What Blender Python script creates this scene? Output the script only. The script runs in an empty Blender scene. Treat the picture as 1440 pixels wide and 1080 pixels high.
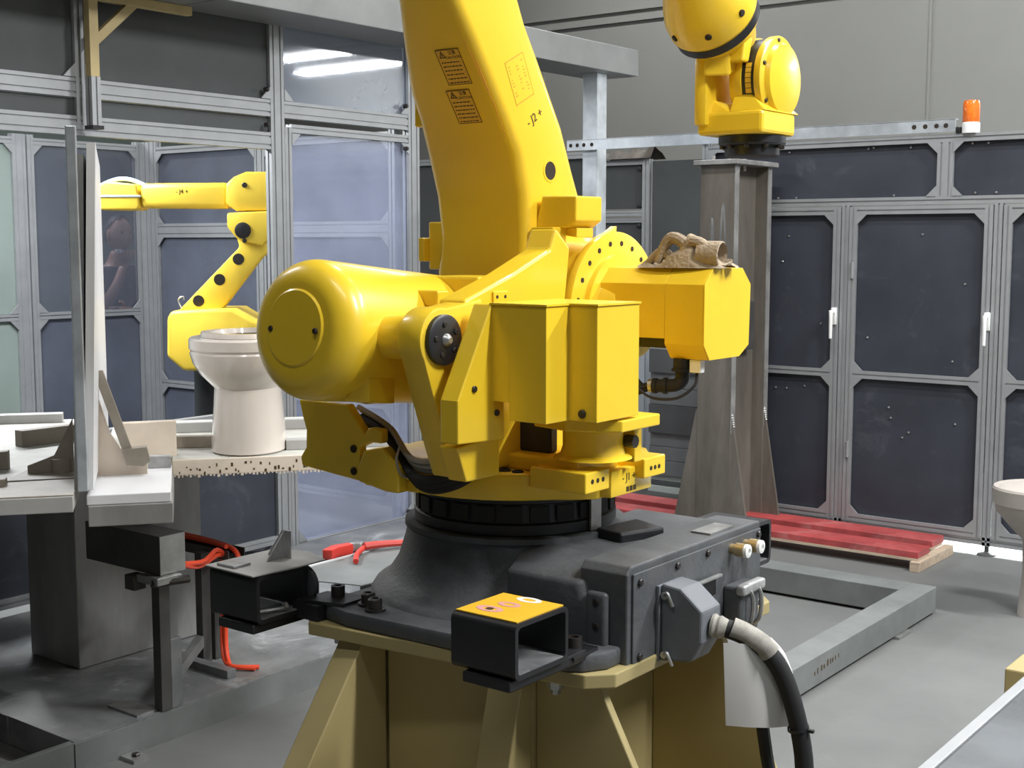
import bpy, bmesh, math, random
from mathutils import Vector, Matrix, Quaternion, noise

random.seed(7)
scene = bpy.context.scene
col = scene.collection
PI = math.pi

# ------------------------------------------------------------------ camera
cam_d = bpy.data.cameras.new('camera')
cam_d.sensor_fit = 'HORIZONTAL'
cam_d.sensor_width = 36.0
cam_d.lens = 36.0 * 1850.0 / 1440.0
cam_d.clip_start = 0.05
cam_d.clip_end = 100
cam = bpy.data.objects.new('camera', cam_d)
cam.location = (0, 0, 1.65)
cam.rotation_euler = (PI / 2 - math.atan(200 / 1850.0), 0, math.radians(37.5))
col.objects.link(cam)
scene.camera = cam

# ------------------------------------------------------------------ world, lamps, exposure
scene.view_settings.view_transform = 'Standard'
scene.view_settings.look = 'None'
scene.view_settings.gamma = 1.0
scene.view_settings.use_curve_mapping = False
scene.view_settings.exposure = 0.08
scene.render.film_transparent = False
scene.cycles.max_bounces = 8
scene.cycles.transparent_max_bounces = 24
try:
    scene.cycles.use_denoising = True
except Exception:
    pass

world = bpy.data.worlds.new('hall_daylight')
scene.world = world
world.use_nodes = True
bg = world.node_tree.nodes['Background']
bg.inputs['Color'].default_value = (0.86, 0.93, 1.0, 1)
bg.inputs['Strength'].default_value = 0.34


def area_lamp(name, loc, size, size_y, power, color=(.98, .99, 1.0), rot=(0, 0, 0), spread=PI):
    d = bpy.data.lights.new(name, 'AREA')
    d.shape = 'RECTANGLE'
    d.size, d.size_y = size, size_y
    d.energy = power
    d.color = color
    d.spread = spread
    o = bpy.data.objects.new(name, d)
    o.location = loc
    o.rotation_euler = rot
    col.objects.link(o)
    return o


# fluorescent battens that light the hall: (centre, length, along-angle, watts)
BATTENS = [
    ((-0.1, 10.2, 3.53), 1.8, 0.0, 110),
    ((0.55, 10.55, 3.77), 1.9, 0.0, 90),
    ((1.4, 5.6, 5.0), 2.4, 0.0, 420),
    ((2.2, 2.6, 5.2), 2.4, 0.0, 380),
    ((-0.8, 0.2, 5.2), 2.4, 0.0, 45),
    ((-2.6, 4.6, 5.2), 2.4, 0.0, 150),
    ((-7.5, 2.0, 5.2), 2.4, 0.0, 130),
    ((-6.6, 9.4, 5.2), 2.4, 0.0, 90),
    ((-2.9, 9.2, 5.2), 2.4, 0.0, 130),
]
for c_, l_, a_, w_ in BATTENS:
    area_lamp('fluorescent_lamp', (c_[0], c_[1], c_[2] - .06), l_, .22, w_, rot=(0, 0, a_))
area_lamp('person_fill_lamp', (-8.6, 4.9, 3.2), 1.2, .2, 90)  # unseen fill lamp, added to brighten the person behind the cell
# lamp inside the glazing cell, and an added fill lamp for daylight behind the right-hand partition
area_lamp('cell_lamp', (-6.0, 3.4, 2.66), 1.6, .3, 120, color=(.93, .96, 1.0), rot=(0, 0, PI / 2))
area_lamp('daylight_fill_lamp', (-1.5, 7.75, .95), 3.0, .6, 430, color=(.92, .98, 1.0), spread=1.9)

# ------------------------------------------------------------------ materials
def mat(name, color, rough=.5, metal=0.0, var=0.0, vscale=6.0, color2=None, bump=0.0, bscale=60.0,
        rough_var=0.0, coat=0.0, alpha=None, emit=None, spots=0.0, spot_col=(.6, .6, .6), stretch=(1, 1, 1)):
    m = bpy.data.materials.new(name)
    m.use_nodes = True
    nt = m.node_tree
    N, L = nt.nodes, nt.links
    b = N['Principled BSDF']
    b.inputs['Base Color'].default_value = (*color, 1)
    b.inputs['Roughness'].default_value = rough
    b.inputs['Metallic'].default_value = metal
    if coat:
        b.inputs['Coat Weight'].default_value = coat
        b.inputs['Coat Roughness'].default_value = .12
    tc = N.new('ShaderNodeTexCoord')
    mp = N.new('ShaderNodeMapping')
    mp.inputs['Scale'].default_value = stretch
    L.new(tc.outputs['Object'], mp.inputs['Vector'])
    src = None
    if var or color2:
        n = N.new('ShaderNodeTexNoise')
        n.inputs['Scale'].default_value = vscale
        n.inputs['Detail'].default_value = 6
        n.inputs['Roughness'].default_value = .62
        L.new(mp.outputs['Vector'], n.inputs['Vector'])
        r = N.new('ShaderNodeValToRGB')
        r.color_ramp.elements[0].position = .32
        r.color_ramp.elements[1].position = .68
        c2 = color2 if color2 else tuple(max(0, c * (1 - var)) for c in color)
        c1 = color if color2 else tuple(min(1, c * (1 + var)) for c in color)
        r.color_ramp.elements[0].color = (*c2, 1)
        r.color_ramp.elements[1].color = (*c1, 1)
        L.new(n.outputs['Fac'], r.inputs['Fac'])
        src = r.outputs['Color']
        if rough_var:
            mr = N.new('ShaderNodeMapRange')
            mr.inputs['To Min'].default_value = max(0, rough - rough_var)
            mr.inputs['To Max'].default_value = min(1, rough + rough_var)
            L.new(n.outputs['Fac'], mr.inputs['Value'])
            L.new(mr.outputs['Result'], b.inputs['Roughness'])
    if spots:
        n2 = N.new('ShaderNodeTexNoise')
        n2.inputs['Scale'].default_value = 3.2
        n2.inputs['Detail'].default_value = 12
        n2.inputs['Roughness'].default_value = .72
        n2.inputs['Distortion'].default_value = .6
        L.new(mp.outputs['Vector'], n2.inputs['Vector'])
        r2 = N.new('ShaderNodeValToRGB')
        r2.color_ramp.elements[0].position = .56
        r2.color_ramp.elements[1].position = .80
        r2.color_ramp.elements[0].color = (0, 0, 0, 1)
        r2.color_ramp.elements[1].color = (spots, spots, spots, 1)
        L.new(n2.outputs['Fac'], r2.inputs['Fac'])
        mx = N.new('ShaderNodeMix')
        mx.data_type = 'RGBA'
        L.new(r2.outputs['Color'], mx.inputs[0])
        if src:
            L.new(src, mx.inputs[6])
        else:
            mx.inputs[6].default_value = (*color, 1)
        mx.inputs[7].default_value = (*spot_col, 1)
        src = mx.outputs[2]
    if src:
        L.new(src, b.inputs['Base Color'])
    if bump:
        nb = N.new('ShaderNodeTexNoise')
        nb.inputs['Scale'].default_value = bscale
        nb.inputs['Detail'].default_value = 4
        L.new(mp.outputs['Vector'], nb.inputs['Vector'])
        bp = N.new('ShaderNodeBump')
        bp.inputs['Strength'].default_value = bump
        bp.inputs['Distance'].default_value = .01
        L.new(nb.outputs['Fac'], bp.inputs['Height'])
        L.new(bp.outputs['Normal'], b.inputs['Normal'])
    if emit:
        b.inputs['Emission Color'].default_value = (*emit[0], 1)
        b.inputs['Emission Strength'].default_value = emit[1]
    if alpha is not None:
        b.inputs['Alpha'].default_value = alpha
    return m


def clear_sheet(name, tint, clear, haze, gloss_rough=.12, scuff=.35, ior=1.5):
    """A scuffed acrylic sheet: part clear, part milky scuffs, glossy surface."""
    m = bpy.data.materials.new(name)
    m.use_nodes = True
    nt = m.node_tree
    N, L = nt.nodes, nt.links
    N.remove(N['Principled BSDF'])
    out = N['Material Output']
    tr = N.new('ShaderNodeBsdfTransparent')
    tr.inputs['Color'].default_value = (*tint, 1)
    df = N.new('ShaderNodeBsdfDiffuse')
    df.inputs['Color'].default_value = (*haze, 1)
    gl = N.new('ShaderNodeBsdfGlossy')
    gl.inputs['Roughness'].default_value = gloss_rough
    gl.inputs['Color'].default_value = (.95, .97, 1, 1)
    tc = N.new('ShaderNodeTexCoord')
    n = N.new('ShaderNodeTexNoise')
    n.inputs['Scale'].default_value = 2.0
    n.inputs['Detail'].default_value = 7
    n.inputs['Roughness'].default_value = .6
    n.inputs['Distortion'].default_value = .15
    L.new(tc.outputs['Object'], n.inputs['Vector'])
    mr = N.new('ShaderNodeMapRange')
    mr.inputs['From Min'].default_value = .42
    mr.inputs['From Max'].default_value = .75
    mr.inputs['To Min'].default_value = 1 - clear
    mr.inputs['To Max'].default_value = min(1, 1 - clear + scuff)
    L.new(n.outputs['Fac'], mr.inputs['Value'])
    mix = N.new('ShaderNodeMixShader')
    L.new(mr.outputs['Result'], mix.inputs['Fac'])
    L.new(tr.outputs[0], mix.inputs[1])
    L.new(df.outputs[0], mix.inputs[2])
    fr = N.new('ShaderNodeFresnel')
    geo = N.new('ShaderNodeNewGeometry')
    mi = N.new('ShaderNodeMapRange')          # same reflectance on both faces of the thin sheet
    mi.inputs['To Min'].default_value = ior
    mi.inputs['To Max'].default_value = 1 / ior
    L.new(geo.outputs['Backfacing'], mi.inputs['Value'])
    L.new(mi.outputs['Result'], fr.inputs['IOR'])
    mix2 = N.new('ShaderNodeMixShader')
    L.new(fr.outputs[0], mix2.inputs['Fac'])
    L.new(mix.outputs[0], mix2.inputs[1])
    L.new(gl.outputs[0], mix2.inputs[2])
    L.new(mix2.outputs[0], out.inputs['Surface'])
    return m


M = {}
M['yellow'] = mat('yellow_paint', (.83, .56, .028), .34, var=.05, vscale=2.5, coat=.25)
M['yellow_old'] = mat('yellow_paint_dusty', (.84, .60, .06), .42, var=.06, vscale=5)
M['castgrey'] = mat('dark_grey_casting', (.066, .070, .075), .52, var=.25, vscale=7, bump=.12, bscale=90, spots=.35, spot_col=(.2, .2, .195))
M['black'] = mat('black_paint', (.012, .012, .014), .42, var=.3, vscale=8)
M['blackmat'] = mat('black_rubber', (.012, .012, .013), .75)
M['bolt'] = mat('dark_bolt_steel', (.05, .045, .042), .4, metal=.6)
M['hole'] = mat('drilled_hole_black', (.02, .012, .006), .8)
M['steel'] = mat('bare_steel', (.42, .42, .41), .38, metal=.8, var=.25, vscale=9, rough_var=.15)
M['beige'] = mat('beige_paint', (.37, .30, .135), .5, var=.05, vscale=3)
M['alu'] = mat('aluminium_profile', (.37, .38, .39), .42, metal=.5, var=.06, vscale=12)
M['galv'] = mat('galvanised_steel', (.62, .66, .70), .36, metal=.65, var=.16, vscale=9, rough_var=.12)
M['slate'] = mat('dark_slate_panel', (.029, .033, .045), .55, var=.22, vscale=2.2, spots=.42, spot_col=(.17, .18, .2), rough_var=.12)
M['greypanel'] = mat('dark_grey_panel', (.060, .065, .066), .6, var=.14, vscale=2, spots=.12, spot_col=(.2, .2, .2))
M['tinted'] = clear_sheet('tinted_panel', (.70, .70, .74), .70, (.17, .185, .23), .10, .10)
M['cellpanel'] = mat('blue_grey_cell_panel', (.085, .095, .125), .4, var=.2, vscale=1.6, spots=.25, spot_col=(.2, .22, .27))
M['acrylic'] = clear_sheet('scuffed_clear_acrylic', (.92, .94, .99), .78, (.42, .46, .60), .07, .18)
M['acrylic_top'] = clear_sheet('scuffed_upper_acrylic', (.85, .89, .95), .70, (.42, .45, .52), .035, .25, 1.8)
M['concrete'] = mat('concrete_floor', (.15, .153, .148), .62, color2=(.108, .111, .108), vscale=1.1, bump=.08, bscale=30, spots=.3, spot_col=(.21, .207, .195))
M['wallgrey'] = mat('grey_wall_sheet', (.20, .20, .185), .6, var=.03, vscale=1.2)
M['palegreen'] = mat('pale_green_sheet', (.21, .255, .235), .45, var=.06, vscale=2)
M['frameconc'] = mat('grey_painted_frame', (.15, .16, .155), .6, var=.16, vscale=5, spots=.3, spot_col=(.22, .22, .215))
M['zincduct'] = mat('weathered_zinc_sheet', (.22, .225, .22), .45, metal=.3, var=.12, vscale=3)
M['rust'] = mat('weathered_mill_steel', (.20, .178, .150), .5, metal=.3, color2=(.11, .097, .080), vscale=3.5, spots=.5, spot_col=(.3, .28, .25), stretch=(2.2, 2.2, .5))
M['rustedge'] = mat('scraped_steel_edge', (.36, .355, .34), .42, metal=.5, var=.35, vscale=7)
M['red'] = mat('red_paint', (.34, .05, .05), .6, var=.25, vscale=6, spots=.6, spot_col=(.45, .25, .23))
M['timber'] = mat('raw_timber', (.42, .33, .24), .7, var=.2, vscale=7, stretch=(1, 6, 6))
M['dirty'] = mat('dusty_steel_plate', (.27, .275, .27), .42, metal=.2, color2=(.085, .09, .097), vscale=3.6, spots=1.0, spot_col=(.62, .63, .64), rough_var=.15)
M['dirtyside'] = mat('brushed_steel_side', (.30, .295, .285), .45, metal=.25, var=.3, vscale=4, stretch=(1, 1, .3), spots=.4, spot_col=(.42, .41, .40))
M['darksteel'] = mat('dark_mill_steel', (.085, .083, .08), .5, metal=.4, var=.3, vscale=5, spots=.25, spot_col=(.25, .25, .25))
M['whiteboard'] = mat('white_coated_board', (.74, .74, .75), .4, var=.03, vscale=2)
M['cream'] = mat('cream_glaze_coat', (.66, .57, .47), .55, var=.10, vscale=6)
M['creamdeck'] = mat('overspray_deck', (.52, .52, .47), .6, color2=(.36, .345, .31), vscale=4)
M['taupe'] = mat('taupe_oversprayed_steel', (.27, .235, .19), .6, var=.2, vscale=6)
M['greydeck'] = mat('grey_deck_edge', (.36, .355, .34), .55, var=.12, vscale=6)
M['ceramic'] = mat('cream_ceramic', (.62, .56, .50), .16, coat=.6, var=.02, vscale=2)
M['ceramic_dull'] = mat('unglazed_ceramic', (.40, .365, .33), .6, var=.05, vscale=4)
M['hose'] = mat('red_orange_hose', (.80, .075, .025), .4)
M['redplastic'] = mat('red_plastic', (.62, .05, .035), .4)
M['cloth'] = mat('tan_cotton_cloth', (.36, .285, .20), .9, var=.22, vscale=14, bump=.5, bscale=120)
M['sack'] = mat('dark_plastic_sheet', (.10, .085, .07), .6, var=.5, vscale=12)
M['paper'] = mat('white_paper', (.66, .65, .63), .8, var=.03)
M['tape'] = mat('grimy_white_tape', (.30, .285, .25), .7, var=.3, vscale=30)
M['plugrey'] = mat('grey_plug_housing', (.135, .145, .16), .55, var=.12, vscale=12)
M['brass'] = mat('brass', (.55, .43, .24), .35, metal=.8)
M['whiteplastic'] = mat('white_plastic', (.8, .8, .78), .4)
M['amber'] = mat('amber_lens', (.80, .17, .02), .12, coat=.6, var=.25, vscale=40)
M['woodpost'] = mat('ochre_painted_timber', (.42, .33, .16), .6, var=.1, vscale=5)
M['label_y'] = mat('yellow_label', (.72, .43, .03), .45, var=.04)
M['ink'] = mat('dark_ink', (.06, .035, .01), .6)
M['inkred'] = mat('faded_red_ink', (.55, .22, .02), .6)
M['inkwhite'] = mat('white_print', (.8, .72, .66), .6)
M['inkpink'] = mat('pink_print', (.62, .30, .28), .6)
M['greybag'] = mat('grey_foil', (.40, .40, .40), .4, metal=.4, var=.25, vscale=14, bump=.5, bscale=25)
M['bluecover'] = mat('pale_blue_cover', (.42, .60, .75), .4, var=.1)
M['greycab'] = mat('pale_blue_grey_cabinet', (.40, .45, .49), .5, var=.04)
M['slat_mid'] = mat('mid_grey_board', (.20, .215, .22), .6, var=.1)
M['slat_dark'] = mat('dark_grey_board', (.10, .108, .112), .6, var=.1)
M['slat_pale'] = mat('pale_board', (.60, .66, .63), .6, var=.05)
M['skin'] = mat('skin', (.34, .20, .145), .5)
M['hair'] = mat('black_hair', (.015, .012, .011), .6)
M['shirt'] = mat('dark_shirt', (.035, .036, .045), .85)
M['trousers'] = mat('dark_trousers', (.05, .055, .07), .85)
M['tabletop'] = mat('dark_glossy_tabletop', (.13, .14, .15), .18, var=.25, vscale=4, coat=.4)
M['whitelamp'] = mat('white_batten', (.8, .8, .8), .5)
M['tube'] = mat('fluorescent_tube', (.9, .9, .9), .4, emit=((1, .98, .94), 6.0))
M['pipe_grey'] = mat('grey_cable', (.34, .31, .27), .5)


# ------------------------------------------------------------------ mesh builder
def _axes(d):
    d = Vector(d).normalized()
    a = Vector((0, 0, 1)) if abs(d.z) < .9 else Vector((1, 0, 0))
    u = a.cross(d).normalized()
    v = d.cross(u)
    return u, v, d


class MB:
    def __init__(self):
        self.bm = bmesh.new()

    def _merge(self, b, bev=0.0, seg=2, ang=35):
        if bev > 0:
            bmesh.ops.recalc_face_normals(b, faces=b.faces)
            es = [e for e in b.edges if len(e.link_faces) == 2 and e.calc_face_angle(0) > math.radians(ang)]
            if es:
                bmesh.ops.bevel(b, geom=es, offset=bev, segments=seg, profile=.5, affect='EDGES', clamp_overlap=True)
        bmesh.ops.recalc_face_normals(b, faces=b.faces)
        me = bpy.data.meshes.new('tmp')
        b.to_mesh(me)
        b.free()
        self.bm.from_mesh(me)
        bpy.data.meshes.remove(me)
        return self

    def box(self, x0, x1, y0, y1, z0, z1, bev=0.0, seg=2):
        return self.prism([(x0, y0), (x1, y0), (x1, y1), (x0, y1)], 'z', z0, z1, bev, seg)

    def prism(self, pts, axis, a0, a1, bev=0.0, seg=2, ang=35, hole=None):
        b = bmesh.new()

        def P(p, a):
            if axis == 'x':
                return (a, p[0], p[1])
            if axis == 'y':
                return (p[0], a, p[1])
            return (p[0], p[1], a)
        v0 = [b.verts.new(P(p, a0)) for p in pts]
        v1 = [b.verts.new(P(p, a1)) for p in pts]
        n = len(pts)
        if hole is None:
            b.faces.new(v0)
            b.faces.new(list(reversed(v1)))
        for i in range(n):
            b.faces.new((v0[i], v1[i], v1[(i + 1) % n], v0[(i + 1) % n]))
        if hole is not None:
            h0 = [b.verts.new(P(p, a0)) for p in hole]
            h1 = [b.verts.new(P(p, a1)) for p in hole]
            for i in range(n):
                j = (i + 1) % n
                b.faces.new((h0[i], h0[j], h1[j], h1[i]))
                b.faces.new((v0[i], v0[j], h0[j], h0[i]))
                b.faces.new((v1[i], h1[i], h1[j], v1[j]))
        return self._merge(b, bev, seg, ang)

    def hull(self, pts, bev=0.0, seg=2):
        b = bmesh.new()
        for p in pts:
            b.verts.new(p)
        bmesh.ops.convex_hull(b, input=b.verts)
        bmesh.ops.dissolve_limit(b, angle_limit=.02, verts=b.verts, edges=b.edges)
        return self._merge(b, bev, seg)

    def lathe(self, prof, origin, axis=(0, 0, 1), seg=32, bev=0.0, caps=True, a0=0.0, a1=None):
        u, v, d = _axes(axis)
        o = Vector(origin)
        b = bmesh.new()
        full = a1 is None
        n = seg if full else seg + 1
        rings = []
        for r, h in prof:
            ring = []
            for i in range(n):
                t = (a0 + 2 * PI * i / seg) if full else (a0 + (a1 - a0) * i / seg)
                ring.append(b.verts.new(o + d * h + (u * math.cos(t) + v * math.sin(t)) * max(r, 1e-5)))
            rings.append(ring)
        for k in range(len(rings) - 1):
            for i in range(n if full else n - 1):
                j = (i + 1) % n
                b.faces.new((rings[k][i], rings[k][j], rings[k + 1][j], rings[k + 1][i]))
        if caps and full:
            if prof[0][0] > 1e-4:
                b.faces.new(list(reversed(rings[0])))
            if prof[-1][0] > 1e-4:
                b.faces.new(rings[-1])
        bmesh.ops.remove_doubles(b, verts=b.verts, dist=2e-5)
        return self._merge(b, bev)

    def cyl(self, p0, p1, r, r1=None, seg=20, bev=0.0):
        p0, p1 = Vector(p0), Vector(p1)
        h = (p1 - p0).length
        return self.lathe([(r, 0), (r if r1 is None else r1, h)], p0, p1 - p0, seg, bev)

    def bolt(self, p, d, r=.008, h=.006, seg=10):
        p, d = Vector(p), Vector(d).normalized()
        return self.lathe([(r, -.001), (r, h * .7), (r * .8, h), (0, h)], p, d, seg)

    def tube(self, pts, r, seg=10, smooth=4, close=True):
        P = [Vector(p) for p in pts]
        if smooth > 1 and len(P) > 2:
            Q = []
            for i in range(len(P) - 1):
                p0 = P[max(i - 1, 0)]
                p1, p2 = P[i], P[i + 1]
                p3 = P[min(i + 2, len(P) - 1)]
                for k in range(smooth):
                    t = k / smooth
                    Q.append(.5 * ((2 * p1) + (p2 - p0) * t + (2 * p0 - 5 * p1 + 4 * p2 - p3) * t * t + (3 * p1 - p0 - 3 * p2 + p3) * t ** 3))
            Q.append(P[-1])
            P = Q
        b = bmesh.new()
        u = None
        rings = []
        for i, p in enumerate(P):
            d = (P[min(i + 1, len(P) - 1)] - P[max(i - 1, 0)]).normalized()
            if u is None:
                u, _, _ = _axes(d)
            u = (u - d * u.dot(d)).normalized()
            w = d.cross(u)
            rr = r(i / (len(P) - 1)) if callable(r) else r
            rings.append([b.verts.new(p + (u * math.cos(2 * PI * k / seg) + w * math.sin(2 * PI * k / seg)) * rr) for k in range(seg)])
        for i in range(len(rings) - 1):
            for k in range(seg):
                j = (k + 1) % seg
                b.faces.new((rings[i][k], rings[i][j], rings[i + 1][j], rings[i + 1][k]))
        if close:
            b.faces.new(list(reversed(rings[0])))
            b.faces.new(rings[-1])
        return self._merge(b)

    def loft(self, rings, bev=0.0, closed=True):
        """rings: list of lists of points, same count; capped."""
        b = bmesh.new()
        R = [[b.verts.new(p) for p in ring] for ring in rings]
        n = len(R[0])
        for k in range(len(R) - 1):
            for i in range(n):
                j = (i + 1) % n
                b.faces.new((R[k][i], R[k][j], R[k + 1][j], R[k + 1][i]))
        b.faces.new(list(reversed(R[0])))
        b.faces.new(R[-1])
        return self._merge(b, bev)

    def quad(self, a, b_, c, d):
        vs = [self.bm.verts.new(p) for p in (a, b_, c, d)]
        self.bm.faces.new(vs)
        return self

    def prof(self, axis, c, a0, a1, s=.042, n=(1, 1)):
        """Slotted aluminium extrusion along an axis. c = the two fixed coordinates of the section centre."""
        g, dp = .0095, .006
        w, h = s * n[0] / 2, s * n[1] / 2
        def side(length, cells):
            pts = [(-length / 2, 0)]
            for k in range(cells):
                m = -length / 2 + (k + .5) * length / cells
                pts += [(m - g / 2, 0), (m - g / 2, dp), (m + g / 2, dp), (m + g / 2, 0)]
            return pts
        sec = []
        for (px, pd) in side(2 * w, n[0]):
            sec.append((px, -h + pd))
        for (py, pd) in side(2 * h, n[1]):
            sec.append((w - pd, py))
        for (px, pd) in side(2 * w, n[0]):
            sec.append((-px, h - pd))
        for (py, pd) in side(2 * h, n[1]):
            sec.append((-w + pd, -py))
        pts = [(c[0] + p[0], c[1] + p[1]) for p in sec]
        return self.prism(pts, axis, a0, a1)

    def transform(self, mtx):
        bmesh.ops.transform(self.bm, matrix=mtx, verts=self.bm.verts)
        return self

    def build(self, name, material, parent=None, smooth=True, ang=32, origin=None):
        me = bpy.data.meshes.new(name)
        bmesh.ops.recalc_face_normals(self.bm, faces=self.bm.faces)
        off = Vector((0, 0, 0))
        if parent is not None:
            off = Vector(parent['_w'])
        elif origin is not None:
            off = Vector(origin)
        else:
            xs = [v.co for v in self.bm.verts]
            off = Vector(((min(c.x for c in xs) + max(c.x for c in xs)) / 2, (min(c.y for c in xs) + max(c.y for c in xs)) / 2, min(c.z for c in xs)))
        if parent is None or parent.get('_rot') is None:
            bmesh.ops.translate(self.bm, vec=-off, verts=self.bm.verts)
        self.bm.to_mesh(me)
        self.bm.free()
        if smooth:
            me.polygons.foreach_set('use_smooth', [True] * len(me.polygons))
            try:
                me.set_sharp_from_angle(angle=math.radians(ang))
            except Exception:
                pass
        me.materials.append(material)
        o = bpy.data.objects.new(name, me)
        col.objects.link(o)
        if parent is None:
            o.location = off
        else:
            o.parent = parent
        o['_w'] = tuple(off)
        if parent is not None and parent.get('_rot') is not None:
            o['_rot'] = 1
        return o


def tag(o, label=None, cat=None, group=None, kind=None):
    if label:
        o['label'] = label
    if cat:
        o['category'] = cat
    if group:
        o['group'] = group
    if kind:
        o['kind'] = kind
    return o


def thing(name, label, cat, loc, group=None, rot=None):
    """An Empty at the thing's base.  With rot the children are given in local coordinates."""
    o = bpy.data.objects.new(name, None)
    o.empty_display_size = .1
    o.location = loc
    col.objects.link(o)
    o['_w'] = tuple(loc)
    if rot is not None:
        o.rotation_euler = (0, 0, rot)
        o['_rot'] = 1
    return tag(o, label, cat, group)


def text_mesh(body, size, depth=.0006):
    c = bpy.data.curves.new('txt', 'FONT')
    c.body = body
    c.size = size
    c.align_x = 'CENTER'
    c.align_y = 'CENTER'
    c.extrude = depth
    c.resolution_u = 2
    o = bpy.data.objects.new('txt', c)
    col.objects.link(o)
    bpy.context.view_layer.update()
    me = bpy.data.meshes.new_from_object(o.evaluated_get(bpy.context.evaluated_depsgraph_get()))
    bpy.data.objects.remove(o)
    bpy.data.curves.remove(c)
    return me


def frame_mtx(o, ex, ey):
    ex, ey = Vector(ex).normalized(), Vector(ey).normalized()
    ez = ex.cross(ey).normalized()
    ey = ez.cross(ex)
    m = Matrix((ex, ey, ez)).transposed().to_4x4()
    m.translation = Vector(o)
    return m


def text_part(name, body, size, o, ex, ey, material, parent):
    b = MB()
    me = text_mesh(body, size)
    b.bm.from_mesh(me)
    bpy.data.meshes.remove(me)
    b.transform(frame_mtx(o, ex, ey))
    return b.build(name, material, parent, smooth=False)


def rrect(w, h, r, n=4, c=(0, 0)):
    pts = []
    for (sx, sy, a) in ((1, 1, 0), (-1, 1, 90), (-1, -1, 180), (1, -1, 270)):
        for k in range(n + 1):
            t = math.radians(a + 90 * k / n)
            pts.append((c[0] + sx * (w / 2 - r) + r * math.cos(t), c[1] + sy * (h / 2 - r) + r * math.sin(t)))
    return pts


def arc(cx, cy, r, d0, d1, n=10):
    return [(cx + r * math.cos(math.radians(d0 + (d1 - d0) * k / n)), cy + r * math.sin(math.radians(d0 + (d1 - d0) * k / n))) for k in range(n + 1)]

# ================================================================== the setting
MB().box(-16, 10, -8, 12.2, -.2, 0).build('floor', M['concrete'], smooth=False)['kind'] = 'structure'
wb = MB().box(-16, 10, 11.0, 11.15, 0, 6.0).build('wall_back', M['wallgrey'], smooth=False)
wb['kind'] = 'structure'
wp = MB()
for z in (3.76, 3.86, 4.3):
    wp.box(-16, 10, 10.965, 11.0, z, z + .035)
wp.build('trim_1', M['wallgrey'], smooth=False)['kind'] = 'structure'
for i, x in enumerate((-12.0, -8.03, -4.05, -.05, 3.95)):
    MB().box(x - .012, x + .012, 10.985, 11.0, 0, 3.76).build('trim_%d' % (i + 2), M['wallgrey'], smooth=False)['kind'] = 'structure'
MB().box(-13.2, -13.05, -8, 12.2, 0, 6.0).build('wall_left', M['palegreen'], smooth=False)['kind'] = 'structure'
MB().box(-16, 10, -8.15, -8.0, 0, 6.0).build('wall_front', M['wallgrey'], smooth=False)['kind'] = 'structure'  # unseen wall, added to cut the light from the camera side
MB().box(-16, 10, -8, 12.2, 6.0, 6.1).build('ceiling', M['wallgrey'], smooth=False)['kind'] = 'structure'

LAMP_SPOTS = ['hanging lowest beside the back wall', 'hanging second lowest beside the back wall', 'over the floor frame on the right', 'above the work table', 'above the aisle in front of the big robot',
              'above the big robot', 'above the left end of the glazing cell', 'behind the glazing cell', 'above the stacked boards']
for i, (c_, l_, a_, w_) in enumerate(BATTENS):
    t = thing('fluorescent_light', 'white twin fluorescent batten ' + LAMP_SPOTS[i], 'light', c_, 'hall fluorescent battens')
    t.rotation_euler = (0, 0, a_)
    t['_rot'] = 1
    MB().prism([(-.11, 0), (.11, 0), (.05, .06), (-.05, .06)], 'x', -l_ / 2, l_ / 2).build('housing', M['whitelamp'], t)
    for s in (-.07, .07):
        MB().cyl((-l_ / 2 + .03, s, -.02), (l_ / 2 - .03, s, -.02), .013, seg=8).build('lamp_tube', M['tube'], t)
    for s in (-.8, .8):
        MB().cyl((s, 0, .06), (s, 0, 6.0 - c_[2]), .004, seg=6).build('suspension_rod', M['galv'], t)

# ================================================================== right-hand partition with doors
YW = 6.95
S = .042
part = thing('partition_wall', 'aluminium framed partition wall with dark slate panels behind the steel column', 'partition', (-2.6, YW, 0))


def post(x, z0, z1, parent=part, y=YW, n=(1, 1)):
    return MB().prof('z', (x, y), z0, z1, S, n).build('post', M['alu'], parent, smooth=False)


def rail(x0, x1, z, parent=part, y=YW, n=(1, 1), name='rail'):
    return MB().prof('x', (y, z), x0, x1, S, n).build(name, M['alu'], parent, smooth=False)


def gusset_tri(x, z, sx, sz, parent, y=YW - .0205, s=.055):
    return MB().prism([(x, z), (x + sx * s, z), (x, z + sz * s)], 'y', y - .004, y + .004).build('corner_gusset', M['alu'], parent, smooth=False)


def panel(x0, x1, z0, z1, parent, m='slate', y=YW + .004, g=True):
    p = MB().box(x0, x1, y, y + .012, z0, z1).build('panel', M[m], parent, smooth=False)
    if g:
        for sx, sz, x, z in ((1, 1, x0, z0), (-1, 1, x1, z0), (1, -1, x0, z1), (-1, -1, x1, z1)):
            gusset_tri(x, z, sx, sz, parent)
    return p


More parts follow.
